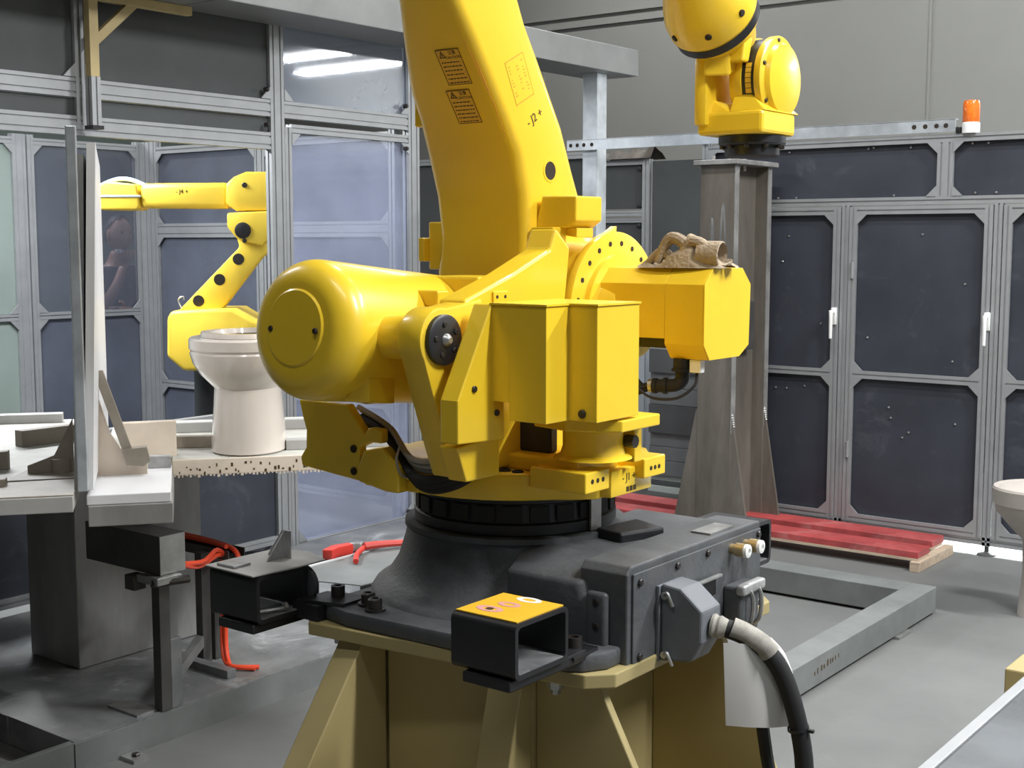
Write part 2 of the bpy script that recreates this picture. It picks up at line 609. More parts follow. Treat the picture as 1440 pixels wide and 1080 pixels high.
post(-3.88, .08, 2.23)
for xx in (-3.025, -2.19, -1.32):
    post(xx, .05, 2.17, n=(1, 1)) if False else None
rail(-3.86, -.4, 2.19)
rail(-3.86, -.4, 1.868)
for xx in (-2.473, -2.431, -.95):
    post(xx, 1.889, 2.169)
panel(-3.859, -2.494, 1.889, 2.169, part)
panel(-2.410, -.971, 1.889, 2.169, part)
for xx in (-2.995, -2.165, -1.33):
    post(xx + .0, .05, 1.847)
panel(-3.859, -3.75, .1, 1.847, part, g=False)
foot = MB()
for xx in (-3.88, -2.995, -2.165, -1.33):
    MB().lathe([(.05, 0), (.048, .008), (.02, .016), (.012, .02), (.012, .085)], (xx, YW, 0), seg=12).build('levelling_foot', M['darksteel'], part)
foot.bm.free()
rail(-3.72, -.4, .075)
bl = MB()
for k in range(40):
    x = random.uniform(-3.8, -.5)
    z = random.choice((1.9, 2.15, 2.16)) + random.uniform(-.004, .004)
    bl.bolt((x, YW - .0, z), (0, -1, 0), .006, .006, 8)
bl.build('panel_screws', M['steel'], part)['kind'] = 'stuff'


def door(name, label, x0, x1, lever, hinge_x, z0=.09, zt=1.84):
    d = thing(name, label, 'door', ((x0 + x1) / 2, YW, z0))
    h = S / 2
    for x in (x0 + h, x1 - h):
        MB().prof('z', (x, YW - .004), z0, zt, S).build('stile', M['alu'], d, smooth=False)
    for z in (z0 + h, .918, zt - h):
        MB().prof('x', (YW - .004, z), x0 + S, x1 - S, S).build('rail', M['alu'], d, smooth=False)
    for za, zb in ((z0 + S, .918 - h), (.918 + h, zt - S)):
        panel(x0 + S, x1 - S, za, zb, d, y=YW)
    if lever:
        hd = MB()
        hd.box(lever - .016, lever + .016, YW - .036, YW - .024, 1.19, 1.285, .004)
        hd.build('handle_plate', M['whiteplastic'], d)
        lv = MB().cyl((lever, YW - .03, 1.262), (lever, YW - .075, 1.262), .011, seg=10)
        lv.tube([(lever, YW - .07, 1.27), (lever + .002, YW - .075, 1.23), (lever, YW - .07, 1.115)], lambda t: .0125 - .004 * t, 10)
        lv.build('handle', M['whiteplastic'], d)
    for z in (.45, 1.45):
        MB().cyl((hinge_x, YW - .03, z), (hinge_x, YW - .03, z + .09), .008, seg=8).build('hinge', M['alu'], d)
    rs = random.Random(int(x0 * -100))
    sp = MB()
    for k in range(9):
        sp.bolt((rs.uniform(x0 + .1, x1 - .1), YW, rs.choice((rs.uniform(.2, .85), rs.uniform(1.0, 1.7), rs.uniform(.55, .75)))), (0, -1, 0), .006, .005, 8)
    sp.build('panel_screws', M['steel'], d)['kind'] = 'stuff'
    return d


door('partition_door', 'narrow dark-panelled partition door just right of the steel column', -3.72, -3.022, -3.045, -3.69)
door('partition_door', 'wide dark-panelled partition door with its lever handle at its right edge', -2.97, -2.192, -2.20, -2.945)
door('partition_door', 'dark-panelled partition door at the right edge of the picture behind the ceramic basin', -2.137, -1.36, None, -1.38)

# perforated bar along the top of the partition and the beacon standing on the rail
bar = MB().box(-4.87, -2.40, YW - .032, YW - .026, 2.222, 2.285)
bar.box(-4.87, -2.40, YW - .032, YW + .012, 2.283, 2.288)
bar_o = thing('angle_bar', 'long galvanised angle bar with punched holes along the partition top', 'bar', (-3.6, YW - .03, 2.222))
bar.build('angle', M['galv'], bar_o, smooth=False)
for x in (-4.84, -4.79, -4.74, -4.68, -2.62, -2.56, -2.50, -2.45):
    MB().lathe([(.0125, 0), (.0125, .0012), (0, .0012)], (x, YW - .032, 2.254), (0, -1, 0), 12).build('slot_hole', M['hole'], bar_o)
bc = thing('beacon_light', 'small orange rotating beacon on a white base on top of the partition', 'beacon', (-2.33, YW, 2.211))
MB().lathe([(.045, 0), (.045, .05), (.041, .055)], (-2.33, YW, 2.211), seg=24).build('base', M['whiteplastic'], bc)
lens = MB().lathe([(.041, .055), (.043, .06), (.043, .15), (.039, .165), (.02, .17), (0, .17)], (-2.33, YW, 2.211), seg=24)
lens.build('lens', M['amber'], bc)
MB().box(-2.40, -2.375, YW - .03, YW + .01, 2.212, 2.245, .003).build('cable_clip', M['black'], bc)

# ================================================================== steel column
cl = thing('steel_column', 'tall weathered H-beam column with base gussets in front of the partition', 'column', (-3.505, 6.60, 0))
cx0, cx1, cy0, cy1 = -3.61, -3.40, 6.40, 6.83
MB().box(cx0 - .16, cx1 + .12, cy0 - .14, cy1 + .06, 0, .02).build('base_plate', M['rust'], cl, smooth=False)
MB().box(cx0, cx1, cy0, cy0 + .042, .02, 2.065, .002).build('flange', M['rust'], cl, smooth=False)
MB().box(cx0, cx1, cy1 - .042, cy1, .02, 2.065, .002).build('flange', M['rust'], cl, smooth=False)
MB().box(cx1 - .10, cx1 - .075, cy0 + .042, cy1 - .042, .02, 2.065).build('web', M['rust'], cl, smooth=False)
for (y, a) in ((cy0, 1), (cy1 - .042, 1)):
    e = MB().box(cx1 - .001, cx1 + .004, y - .001, y + .043, .6, 2.065)
    e.build('flange_edge', M['rustedge'], cl, smooth=False)
    MB().prism([(cx1, .02), (cx1 + .115, .02), (cx1 + .115, .05), (cx1 + .008, .68), (cx1, .68)], 'y', y + .002, y + .02).build('base_gusset', M['rust'], cl, smooth=False)
    MB().prism([(cx0, .02), (cx0 - .15, .02), (cx0 - .15, .05), (cx0 - .008, .72), (cx0, .72)], 'y', y + .002, y + .02).build('base_gusset', M['rust'], cl, smooth=False)
    w = MB()
    for k in range(6):
        w.lathe([(0, -.014), (.010, 0), (0, .016)], (cx1 + .003 + .002 * k, y + .011, .70 - .012 * k), seg=8)
    w.build('weld_bead', M['rustedge'], cl)
MB().box(cx0 - .03, cx1 + .03, cy0 - .03, cy1 + .03, 2.065, 2.091, .003).build('top_plate', M['rustedge'], cl, smooth=False)
for x, y in ((cx0 + .05, cy0 + .05), (cx1 - .03, cy0 + .09), (cx1 - .03, cy0 + .16), (cx0 + .0, cy1 - .1)):
    MB().cyl((x, y, 2.035), (x, y, 2.118), .011, seg=8).build('stud', M['steel'], cl)
MB().box(cx1 - .075, cx1 - .02, cy0 + .10, cy0 + .30, 1.05, 1.32, .004).build('stiffener_box', M['darksteel'], cl, smooth=False)
sc_ = MB()
for pts in ([(-3.555, 1.42), (-3.54, 1.62), (-3.535, 1.78), (-3.528, 1.66)], [(-3.50, 1.40), (-3.485, 1.62), (-3.47, 1.86), (-3.45, 1.60), (-3.445, 1.35)]):
    sc_.tube([(p[0], cy0 - .0002, p[1]) for p in pts], .006, 5)
sc_.transform(Matrix.Translation((0, cy0, 0)) @ Matrix.Diagonal((1, .08, 1, 1)) @ Matrix.Translation((0, -cy0, 0)))
sc_.build('chalk_mark', M['dirty'], cl)

# ================================================================== red boards on the floor
for i, (y, lab) in enumerate(((6.475, 'long red painted board nearest the robot, front of the two on bearers'), (6.765, 'long red painted board behind the other, close under the partition'))):
    t = thing('floor_board', lab, 'board', (-3.5, y, .049), 'red boards on the floor')
    MB().box(-4.95, -2.33 - .03 * i, y - .085, y + .085, .062, .097, .003).build('board', M['red'], t, smooth=False)
    MB().box(-4.95, -2.332 - .03 * i, y - .088, y + .07, .049, .0625).build('board_underside', M['timber'], t, smooth=False)
for x, lab in ((-4.75, 'pale timber bearer under the hidden left ends of the red boards'), (-2.36, 'pale timber bearer under the right ends of the red boards')):
    tag(MB().box(x, x + .05, 6.36, 6.86, 0, .0495, .002).build('timber_bearer', M['timber'], smooth=False), lab, 'timber')

# ================================================================== welded frame lying on the floor
ff = thing('floor_frame', 'large grey rectangular box-section frame lying on the floor right of the robot', 'frame', (-2.5, 4.5, 0))
zb, zt_ = .012, .125
MB().box(-2.10, -1.985, 3.30, 5.69, zb, zt_, .004).build('frame_beam', M['frameconc'], ff, smooth=False)
MB().box(-2.8795, -2.1015, 5.545, 5.69, zb, zt_, .004).build('frame_beam', M['frameconc'], ff, smooth=False)
MB().box(-3.00, -2.88, 3.30, 5.69, zb, zt_, .004).build('frame_beam', M['frameconc'], ff, smooth=False)
MB().box(-2.8795, -2.1015, 3.30, 3.42, zb, zt_, .004).build('frame_beam', M['frameconc'], ff, smooth=False)
for x, y in ((-2.04, 5.3), (-2.04, 3.5), (-2.95, 5.5), (-2.95, 3.5)):
    MB().box(x - .05, x + .075, y - .09, y + .05, 0, .012).build('shim_plate', M['steel'], ff, smooth=False)
for k, zz in enumerate((.004, .016)):
    pass
mk = MB()
for k in range(9):
    y = 4.42 + .027 * k + random.uniform(-.006, .006)
    mk.box(-1.9852, -1.9844, y, y + random.uniform(.006, .014), .055 + .002 * k, .07 + .002 * k + random.uniform(0, .012))
mk.build('stamped_marking', M['ink'], ff, smooth=False)['kind'] = 'stuff'

# ================================================================== area behind, between the two enclosures
be = thing('rear_enclosure', 'dark grey framed enclosure standing further back between the two partitions', 'enclosure', (-6.2, 8.6, 0))
for x0, x1, z0, z1 in ((-7.7, -5.80, .1, 2.3), (-5.68, -5.36, 1.90, 2.23), (-5.68, -5.36, .1, 1.80)):
    MB().box(x0, x1, 8.6, 8.62, z0, z1).build('panel', M['greypanel'], be, smooth=False)
MB().box(-5.24, -4.3, 8.56, 8.60, .35, 2.25).build('side_panel', M['greypanel'], be, smooth=False)
for x in (-5.74, -5.30):
    MB().prof('z', (x, 8.59), .0, 2.27, .06).build('post', M['alu'], be, smooth=False)
MB().prof('z', (-7.72, 8.59), .0, 2.33, .06).build('post', M['alu'], be, smooth=False)
for z in (2.25, 1.865):
    MB().prof('x', (8.585, z), -5.71, -5.33, .04).build('rail', M['alu'], be, smooth=False)
MB().prof('x', (8.585, 1.81), -5.71, -5.33, .03).build('rail', M['alu'], be, smooth=False)
MB().prof('x', (8.585, 2.32), -7.69, -5.77, .05).build('rail', M['alu'], be, smooth=False)
for x, z in ((-5.37, 2.2), (-5.37, 1.92), (-5.37, 1.77), (-7.2, 2.1), (-7.2, 1.7)):
    MB().lathe([(.02, 0), (.02, .02), (0, .024)], (x, 8.6, z), (0, -1, 0), 10).build('clamp', M['black'], be)
cs = MB()
rows = []
for j in range(5):
    row = []
    for i in range(13):
        x = -5.72 + .50 * i / 12
        hgt = .045 + .05 * (.5 + .5 * math.sin(i * 1.7 + j)) * (i / 12 + .25)
        row.append((x, 8.50 + .055 * j, 2.272 + (hgt if 0 < j < 4 else .002)))
    rows.append(row)
b_ = cs.bm
vv = [[b_.verts.new(p) for p in r] for r in rows]
for j in range(4):
    for i in range(12):
        b_.faces.new((vv[j][i], vv[j][i + 1], vv[j + 1][i + 1], vv[j + 1][i]))
base = [[b_.verts.new((p[0], p[1], 2.2715)) for p in r] for r in (rows[0], rows[4])]
for i in range(12):
    b_.faces.new((vv[0][i + 1], vv[0][i], base[0][i], base[0][i + 1]))
    b_.faces.new((vv[4][i], vv[4][i + 1], base[1][i + 1], base[1][i]))
tag(cs.build('plastic_sheet', M['sack']), 'crumpled dark plastic sheet lying on top of the rear enclosure', 'sheet')

cb = thing('control_cabinet', 'pale blue-grey metal cabinet side standing behind the robot', 'cabinet', (-4.85, 7.55, 0))
MB().box(-5.1, -4.575, 7.5, 7.9, .06, 1.02, .006).build('body', M['greycab'], cb, smooth=False)
MB().box(-5.08, -4.62, 7.52, 7.88, 0, .06).build('plinth', M['black'], cb, smooth=False)
MB().box(-5.07, -4.63, 7.488, 7.5, .1, .98, .003).build('door', M['greycab'], cb, smooth=False)
zz = 0.0
for k, (h, m, lab) in enumerate(((.045, 'slat_pale', 'white board at the foot of the stack behind the cabinet'),
                                 (.03, 'slat_dark', 'dark strip between the two white boards of the stack'),
                                 (.04, 'slat_pale', 'second white board from the foot of the stack behind the robot'),
                                 (.10, 'slat_mid', 'lowest grey board of the stack behind the robot'),
                                 (.09, 'slat_mid', 'second grey board up in the stack behind the robot'),
                                 (.09, 'slat_mid', 'third grey board up, under the dark board of the stack'),
                                 (.19, 'slat_dark', 'tall dark grey board in the middle of the stack behind the robot'),
                                 (.11, 'slat_mid', 'grey board lying on the tall dark board of the stack'),
                                 (.10, 'slat_mid', 'grey board second from the top of the stack'),
                                 (.16, 'slat_dark', 'dark grey board topmost on the stack behind the robot'))):
    j = .012 * ((k * 7) % 3 - 1)
    tag(MB().box(-4.545, -3.95 + j, 7.42 + j, 7.75 + j, zz, zz + h - .002, .003).build('stacked_board', M[m], smooth=False), lab, 'board', 'boards stacked behind the robot')
    zz += h

# ================================================================== overhead beam and its post
ob = thing('overhead_duct', 'long grey sheet-metal box beam running overhead above the left enclosure', 'beam', (-4.79, 4.4, 2.705))
MB().box(-4.945, -4.60, 1.2, 7.33, 2.705, 2.87, .004).build('box_beam', M['zincduct'], ob, smooth=False)
for y in (1.9, 3.9, 6.0):
    MB().box(-4.9455, -4.596, y, y + .003, 2.703, 2.8715).build('seam', M['zincduct'], ob, smooth=False)
gp = thing('galvanised_post', 'bright galvanised square post carrying the far end of the overhead beam', 'post', (-4.74, 7.05, 0))
MB().box(-4.80, -4.69, 6.99, 7.10, .012, 2.705, .004).build('square_tube', M['galv'], gp, smooth=False)
MB().box(-4.85, -4.64, 6.94, 7.15, 0, .012).build('base_plate', M['galv'], gp, smooth=False)

# ================================================================== left enclosure (glazing cell)
XL = -4.97
le = thing('glazing_cell', 'aluminium framed enclosure on the left with dark upper panels and an open hatch', 'enclosure', (-6.1, 4.0, 0))


def lpost(y, z0, z1, x=XL, n=(1, 1), s=.045):
    return MB().prof('z', (x, y), z0, z1, s, n).build('post', M['alu'], le, smooth=False)


def lrail(y0, y1, z, x=XL, n=(1, 1), s=.045):
    return MB().prof('y', (x, z) if False else (z, x), y0, y1, s, n) if False else MB().box(0, 0, 0, 0, 0, 0)


def yrail(y0, y1, z, x=XL, s=.041, m='alu'):
    """Extrusion along y (the section is built along x, then turned)."""
    b = MB().prof('x', (0, 0), y0, y1, s)
    b.transform(Matrix(((0, -1, 0, x), (1, 0, 0, 0), (0, 0, 1, z), (0, 0, 0, 1))))
    return b.build('rail', M[m], le, smooth=False)


def xrail(x0, x1, z, y, s=.045):
    return MB().prof('x', (y, z), x0, x1, s).build('rail', M['alu'], le, smooth=False)


def ypanel(y0, y1, z0, z1, m, x=XL - .006, g=True, face=XL + .021):
    MB().box(x - .006, x + .006, y0, y1, z0, z1).build('panel', M[m], le, smooth=False)
    if g:
        for sy, sz, y, z in ((1, 1, y0, z0), (-1, 1, y1, z0), (1, -1, y0, z1), (-1, -1, y1, z1)):
            MB().prism([(y, z), (y + sy * .06, z), (y, z + sz * .06)], 'x', face - .004, face + .004).build('corner_gusset', M['alu'], le, smooth=False)


# front frame
lpost(4.52, .05, 3.1)
lpost(4.565, .05, 3.1)
lpost(4.612, .05, 2.22)
lpost(5.53, .05, 3.1)
lpost(5.575, .05, 3.1)
lpost(3.487, 2.185, 2.28)
lpost(3.487, 2.325, 2.40)
lpost(3.42, 2.15, 3.0)
for y0, y1 in ((1.2, 4.497), (4.59, 5.507)):
    yrail(y0, y1, 2.325)
    yrail(y0, y1, 2.284)
    if y0 < 2:
        yrail(y0, y1, 2.165)
        yrail(y0, y1, 2.124)
yrail(4.635, 5.507, 2.215)
yrail(1.2, 4.497, 3.05)
yrail(4.59, 5.507, 3.05)
ypanel(1.2, 3.397, 2.348, 3.03, 'greypanel')
ypanel(3.443, 4.497, 2.348, 3.03, 'greypanel')
ypanel(1.2, 3.397, 2.188, 2.26, 'greypanel', g=False)
ypanel(3.443, 4.497, 2.188, 2.26, 'greypanel', g=False)
ypanel(4.59, 5.507, 2.348, 3.03, 'acrylic_top')
ypanel(4.635, 5.507, .10, 2.19, 'acrylic')
yrail(4.635, 5.507, .078)
yrail(1.2, 4.497, .80)
yrail(1.2, 4.497, .14)
ypanel(1.2, 4.497, .163, .778, 'slate', g=False)
MB().box(XL + .023, XL + .03, 1.2, 5.6, .0, .05).build('floor_strip', M['galv'], le, smooth=False)

# back wall (parallel to the front) and far wall of the cell
XB, YB = -7.3, 5.5
for y in (4.56, 4.605, 4.66, 5.455):
    MB().prof('z', (XB, y), .05, 2.3, .045).build('post', M['alu'], le, smooth=False)
for y0, y1 in ((1.2, 4.54), (4.682, 5.433)):
    for z in (.16, 1.19, 2.26):
        yrail(y0, y1, z, XB)
    for z0, z1 in ((.183, 1.168), (1.213, 2.238)):
        ypanel(y0, y1, z0, z1, ('tinted' if z0 > 1 else 'cellpanel') if y0 > 4 else 'palegreen', x=XB - .006, face=XB + .021)
for x in (-7.29, -7.245, -7.2, -7.155, -6.16, -6.115, -5.05):
    MB().prof('z', (x, YB), .05, 2.3, .045).build('post', M['alu'], le, smooth=False)
for x0, x1 in ((-7.13, -6.18), (-6.09, -5.075)):
    for z in (.16, .72, 1.745, 2.24):
        xrail(x0, x1, z, YB)
    xrail(x0, x1, 1.70, YB)
    for z0, z1 in ((.183, .697), (.743, 1.678), (1.768, 2.217)):
        MB().box(x0, x1, YB, YB + .01, z0, z1).build('panel', M['cellpanel'], le, smooth=False)
        for sx, sz, x, z in ((1, 1, x0, z0), (-1, 1, x1, z0), (1, -1, x0, z1), (-1, -1, x1, z1)):
            MB().prism([(x, z), (x + sx * .06, z), (x, z + sz * .06)], 'y', YB - .025, YB - .018).build('corner_gusset', M['alu'], le, smooth=False)
cl_ = MB()
for y in (4.63, 5.49):
    pass
for (x, y, z) in ((XL + .025, 5.47, 2.16), (XL + .025, 5.47, 2.39), (XL + .025, 5.47, .13), (XL + .025, 4.46, 2.39), (XL + .025, 4.46, 2.22)):
    MB().lathe([(.012, 0), (.012, .02), (.007, .028), (0, .028)], (x, y, z), (1, 0, 0), 10).build('clamp_screw', M['bolt'], le)
cl_.bm.free()

# ochre bracket carrying the beam
wbk = thing('timber_bracket', 'ochre angle bracket with diagonal brace under the overhead beam', 'bracket', (-4.86, 3.5, 2.34))
MB().box(-4.89, -4.85, 3.405, 3.45, 2.345, 2.704, .002).build('upright', M['woodpost'], wbk, smooth=False)
MB().box(-4.89, -4.85, 3.45, 3.95, 2.665, 2.704, .002).build('arm', M['woodpost'], wbk, smooth=False)
MB().prism([(3.45, 2.48), (3.45, 2.53), (3.60, 2.665), (3.66, 2.665)], 'x', -4.885, -4.855).build('brace', M['woodpost'], wbk, smooth=False)
lp = MB().prof('z', (-4.87, 3.4275), 2.14, 2.345, .045)
lp.build('steel_socket', M['alu'], wbk, smooth=False)
MB().box(-4.90, -4.84, 3.40, 3.455, 2.125, 2.141).build('foot_cap', M['black'], wbk, smooth=False)

# ================================================================== person behind the tinted back panel
pr = thing('person', 'person in a dark shirt with one hand to the chin behind the tinted cell panel', 'person', (-7.56, 5.45, 0))


def skin_body(name, joints, edges, material, parent, sub=2):
    me = bpy.data.meshes.new(name)
    w = Vector(parent['_w'])
    me.from_pydata([Vector(j[0]) - w for j in joints], edges, [])
    o = bpy.data.objects.new(name, me)
    col.objects.link(o)
    o.parent = parent
    sk = o.modifiers.new('skin', 'SKIN')
    sk.use_smooth_shade = True
    for i, j in enumerate(joints):
        r = j[1]
        me.skin_vertices[0].data[i].radius = (r, r) if not isinstance(r, tuple) else r
    me.skin_vertices[0].data[0].use_root = True
    ss = o.modifiers.new('sub', 'SUBSURF')
    ss.levels = ss.render_levels = sub
    me.materials.append(material)
    return o


def person_at(px, py):
    # facing +x (towards the cell); one forearm across the body, other hand at the chin
    f = lambda a, b, z: (px + a, py + b, z)
    J = [(f(0, 0, 1.0), (.15, .11)), (f(.01, 0, 1.2), (.14, .10)), (f(.01, 0, 1.38), (.155, .10)), (f(0, 0, 1.47), .07), (f(.02, 0, 1.54), .055), (f(.03, 0, 1.60), .05),
         (f(0, .19, 1.43), .062), (f(.06, .24, 1.16), .05), (f(.2, .06, 1.18), .038), (f(.24, -.08, 1.19), .03),
         (f(0, -.19, 1.43), .062), (f(.10, -.21, 1.17), .05), (f(.18, -.12, 1.36), .038), (f(.16, -.05, 1.49), .03),
         (f(0, .1, .9), .10), (f(.02, .11, .5), .07), (f(0, .11, .08), .045), (f(.12, .12, .045), .04),
         (f(0, -.1, .9), .10), (f(.02, -.11, .5), .07), (f(0, -.11, .08), .045), (f(.12, -.12, .045), .04)]
    E_ = [(0, 1), (1, 2), (2, 3), (3, 4), (4, 5), (2, 6), (6, 7), (7, 8), (8, 9), (2, 10), (10, 11), (11, 12), (12, 13),
          (0, 14), (14, 15), (15, 16), (16, 17), (0, 18), (18, 19), (19, 20), (20, 21)]
    skin_body('body', J, E_, M['skin'], pr)
    sh = [(f(0, 0, .98), (.165, .125)), (f(.01, 0, 1.2), (.155, .115)), (f(.01, 0, 1.38), (.17, .115)), (f(0, 0, 1.47), .085),
          (f(0, .19, 1.43), .075), (f(.04, .23, 1.27), .066), (f(0, -.19, 1.43), .075), (f(.07, -.205, 1.27), .066)]
    skin_body('shirt', sh, [(0, 1), (1, 2), (2, 3), (2, 4), (4, 5), (2, 6), (6, 7)], M['shirt'], pr)
    tr_ = [(f(0, 0, 1.0), (.16, .125)), (f(0, .1, .88), .11), (f(.02, .11, .5), .08), (f(0, .11, .1), .06), (f(0, -.1, .88), .11), (f(.02, -.11, .5), .08), (f(0, -.11, .1), .06)]
    skin_body('trousers', tr_, [(0, 1), (1, 2), (2, 3), (0, 4), (4, 5), (5, 6)], M['trousers'], pr)
    # head: an egg with brow, nose, mouth and chin shaped in
    b = bmesh.new()
    bmesh.ops.create_uvsphere(b, u_segments=32, v_segments=24, radius=1)
    for v in b.verts:
        x, y, z = v.co
        k = 1 - .16 * max(0, -z) ** 2
        X, Y, Z = x * .098 * (1 - .06 * max(0, -z)), y * .078 * k, z * .122
        if x > .3:
            n_ = math.exp(-((y / .16) ** 2)) * math.exp(-(((z + .12) / .2) ** 2))
            X += .022 * n_
            X -= .010 * math.exp(-(((abs(y) - .38) / .16) ** 2)) * math.exp(-(((z - .08) / .12) ** 2))
            X += .006 * math.exp(-((y / .3) ** 2)) * math.exp(-(((z + .45) / .08) ** 2))
            X -= .006 * math.exp(-((y / .3) ** 2)) * math.exp(-(((z + .56) / .05) ** 2))
        v.co = (X, Y, Z)
    hb = MB()
    hb._merge(b)
    for s in (-1, 1):
        e = bmesh.new()
        bmesh.ops.create_uvsphere(e, u_segments=12, v_segments=8, radius=1)
        for v in e.verts:
            v.co = (v.co.x * .018 - .008, v.co.y * .008 + s * .079, v.co.z * .032)
        hb._merge(e)
    hb.transform(Matrix.Translation((px + .05, py, 1.70)))
    hb.build('head', M['skin'], pr)
    h = bmesh.new()
    bmesh.ops.create_uvsphere(h, u_segments=28, v_segments=18, radius=1)
    bmesh.ops.delete(h, geom=[v for v in h.verts if v.co.z < .22 + .9 * v.co.x], context='VERTS')
    for v in h.verts:
        v.co = (v.co.x * .106 - .004, v.co.y * .086, v.co.z * .13)
    hm = MB()
    hm._merge(h)
    hm.transform(Matrix.Translation((px + .05, py, 1.70)))
    hm.build('hair', M['hair'], pr)
    ey = MB()
    for s in (-1, 1):
        ey.lathe([(0, -.008), (.010, -.004), (.012, 0), (.010, .004), (0, .008)], (px + .05 + .079, py + s * .031, 1.712), (1, 0, 0), 10)
    ey.build('eyes', M['hair'], pr)
    # hand at the chin, fingers curled
    hd = MB()
    hd.hull([(px + .135, py - .075, 1.50), (px + .135, py - .01, 1.50), (px + .165, py - .075, 1.50), (px + .165, py - .01, 1.50),
             (px + .125, py - .085, 1.57), (px + .125, py + .005, 1.57), (px + .15, py - .085, 1.57), (px + .15, py + .005, 1.57)], .006)
    for k, l in enumerate((.050, .062, .058, .044)):
        y = py - .075 + .025 * k
        hd.tube([(px + .138, y, 1.565), (px + .165, y, 1.585), (px + .17, y, 1.565 - l * .2), (px + .165, y, 1.56 - l * .5)], .0085, 8)
    hd.tube([(px + .14, py - .0, 1.53), (px + .155, py + .03, 1.56), (px + .15, py + .035, 1.60)], .0095, 8)
    hd.build('hand', M['skin'], pr)
    h2 = MB()
    h2.hull([(px + .22, py - .08, 1.15), (px + .255, py - .08, 1.15), (px + .22, py - .08, 1.225), (px + .255, py - .08, 1.225),
             (px + .225, py - .16, 1.15), (px + .25, py - .16, 1.15), (px + .225, py - .16, 1.225), (px + .25, py - .16, 1.225)], .006)
    for k, l in enumerate((.05, .07, .075, .065)):
        z = 1.16 + .02 * k
        h2.tube([(px + .237, py - .155, z), (px + .235, py - .19, z), (px + .215, py - .155 - l, z - .004)], .0085, 8)
    h2.tube([(px + .24, py - .11, 1.22), (px + .25, py - .13, 1.25), (px + .25, py - .16, 1.262)], .0095, 8)
    h2.build('hand', M['skin'], pr)


person_at(-7.56, 5.45)
cg = MB().box(-7.385, -7.37, 5.32, 5.37, 1.575, 1.60, .003)
tag(cg.build('small_white_object', M['whiteplastic']), 'small white object held near the mouth of the person behind the panel', 'object')

# ================================================================== glazing robot inside the cell
RA = math.radians(37.5)
C5, S5 = math.cos(RA), math.sin(RA)


def uvw(u, v, z=0):
    return (u * C5 - v * S5, u * S5 + v * C5, z)


K2 = 7.0 / 6.6


def L2(u, z):
    """side-view coordinates of the small robot -> local (x, z)"""
    return ((u + 1.5) * K2, 1.65 + (z - 1.65) * K2)


g2 = thing('glazing_robot', 'smaller yellow jointed-arm robot with a raised level forearm inside the left enclosure', 'robot', uvw(-1.5 * K2, 7.0, 0), None, RA)
P2 = lambda *uz: [L2(*p) for p in uz]
MB().box(-.20, .28, -.2, .25, 0, .03, .004).build('base_plate', M['black'], g2, smooth=False)
MB().lathe([(.19, .03), (.17, .12), (.13, .45), (.125, .98)], (.02, 0, 0), seg=20).build('pedestal', M['black'], g2)
MB().prism(P2((-1.684, 1.285), (-1.66, 1.315), (-1.45, 1.325), (-1.36, 1.325), (-1.27, 1.27), (-1.20, 1.25), (-1.20, 1.10), (-1.50, 1.02), (-1.61, 1.02), (-1.69, 1.09)), 'y', -.20, .17, .03, 3).build('turret', M['yellow_old'], g2)
MB().prism(P2((-1.20, 1.25), (-1.02, 1.25), (-1.02, 1.05), (-1.20, 1.05)), 'y', -.17, .14, .02).build('turret_motor', M['yellow_old'], g2)
arm2 = [(-1.645, 1.315), (-1.62, 1.34), (-1.34, 1.625), (-1.36, 1.70), (-1.30, 1.75), (-1.22, 1.73), (-1.20, 1.60), (-1.235, 1.57), (-1.44, 1.31)]
MB().prism(P2(*arm2), 'y', -.11, -.03, .012).build('lower_arm', M['yellow_old'], g2)
for u, z in ((-1.546, 1.36), (-1.44, 1.465), (-1.345, 1.565)):
    x_, z_ = L2(u, z)
    MB().lathe([(.030, 0), (.030, .002), (.021, .003), (0, .003)], (x_, -.11, z_), (0, -1, 0), 16).build('plug_cap', M['bolt'], g2)
MB().prism(P2((-1.39, 1.79), (-1.39, 1.72), (-1.34, 1.66), (-1.22, 1.63), (-1.16, 1.70), (-1.16, 1.80)), 'y', -.15, .06, .012).build('elbow_bracket', M['yellow_old'], g2)
x_, z_ = L2(-1.312, 1.705)
MB().lathe([(.042, 0), (.042, .008), (.03, .012), (0, .012)], (x_, -.15, z_), (0, -1, 0), 20).build('joint_cap', M['black'], g2)
x_, z_ = L2(-1.305, 1.655)
MB().bolt((x_, -.15, z_), (0, -1, 0), .012, .006).build('bolt', M['bolt'], g2)
MB().prism(P2((-1.40, 1.83), (-1.40, 1.93), (-1.36, 1.965), (-1.30, 1.99), (-1.13, 1.99), (-1.10, 1.95), (-1.10, 1.84), (-1.16, 1.80), (-1.35, 1.80)), 'y', -.12, .10, .018).build('elbow', M['yellow_old'], g2)
x_, z_ = L2(-1.305, 1.925)
MB().bolt((x_, -.12, z_), (0, -1, 0), .014, .008).build('bolt', M['bolt'], g2)
fa = MB().prism(P2((-1.83, 1.815), (-1.83, 1.935), (-1.39, 1.94), (-1.39, 1.812)), 'y', -.085, .085, .03, 3)
fa.build('forearm', M['yellow_old'], g2)
wr = MB().prism(P2((-2.04, 1.84), (-2.045, 1.92), (-1.99, 1.945), (-1.84, 1.93), (-1.825, 1.82), (-1.84, 1.805), (-2.02, 1.805)), 'y', -.10, .10, .03, 3)
wr.build('wrist', M['yellow_old'], g2)
ring = [L2(-2.05 + .05 * k, 1.918 + .042 * math.sin(math.pi * k / 5)) for k in range(6)]
MB().tube([(p[0], -.02, p[1]) for p in ring], .011, 8).build('air_hose', M['bluecover'], g2)
x0_, zl = L2(-2.052, 1.872)
x1_, _ = L2(-1.82, 1.872)
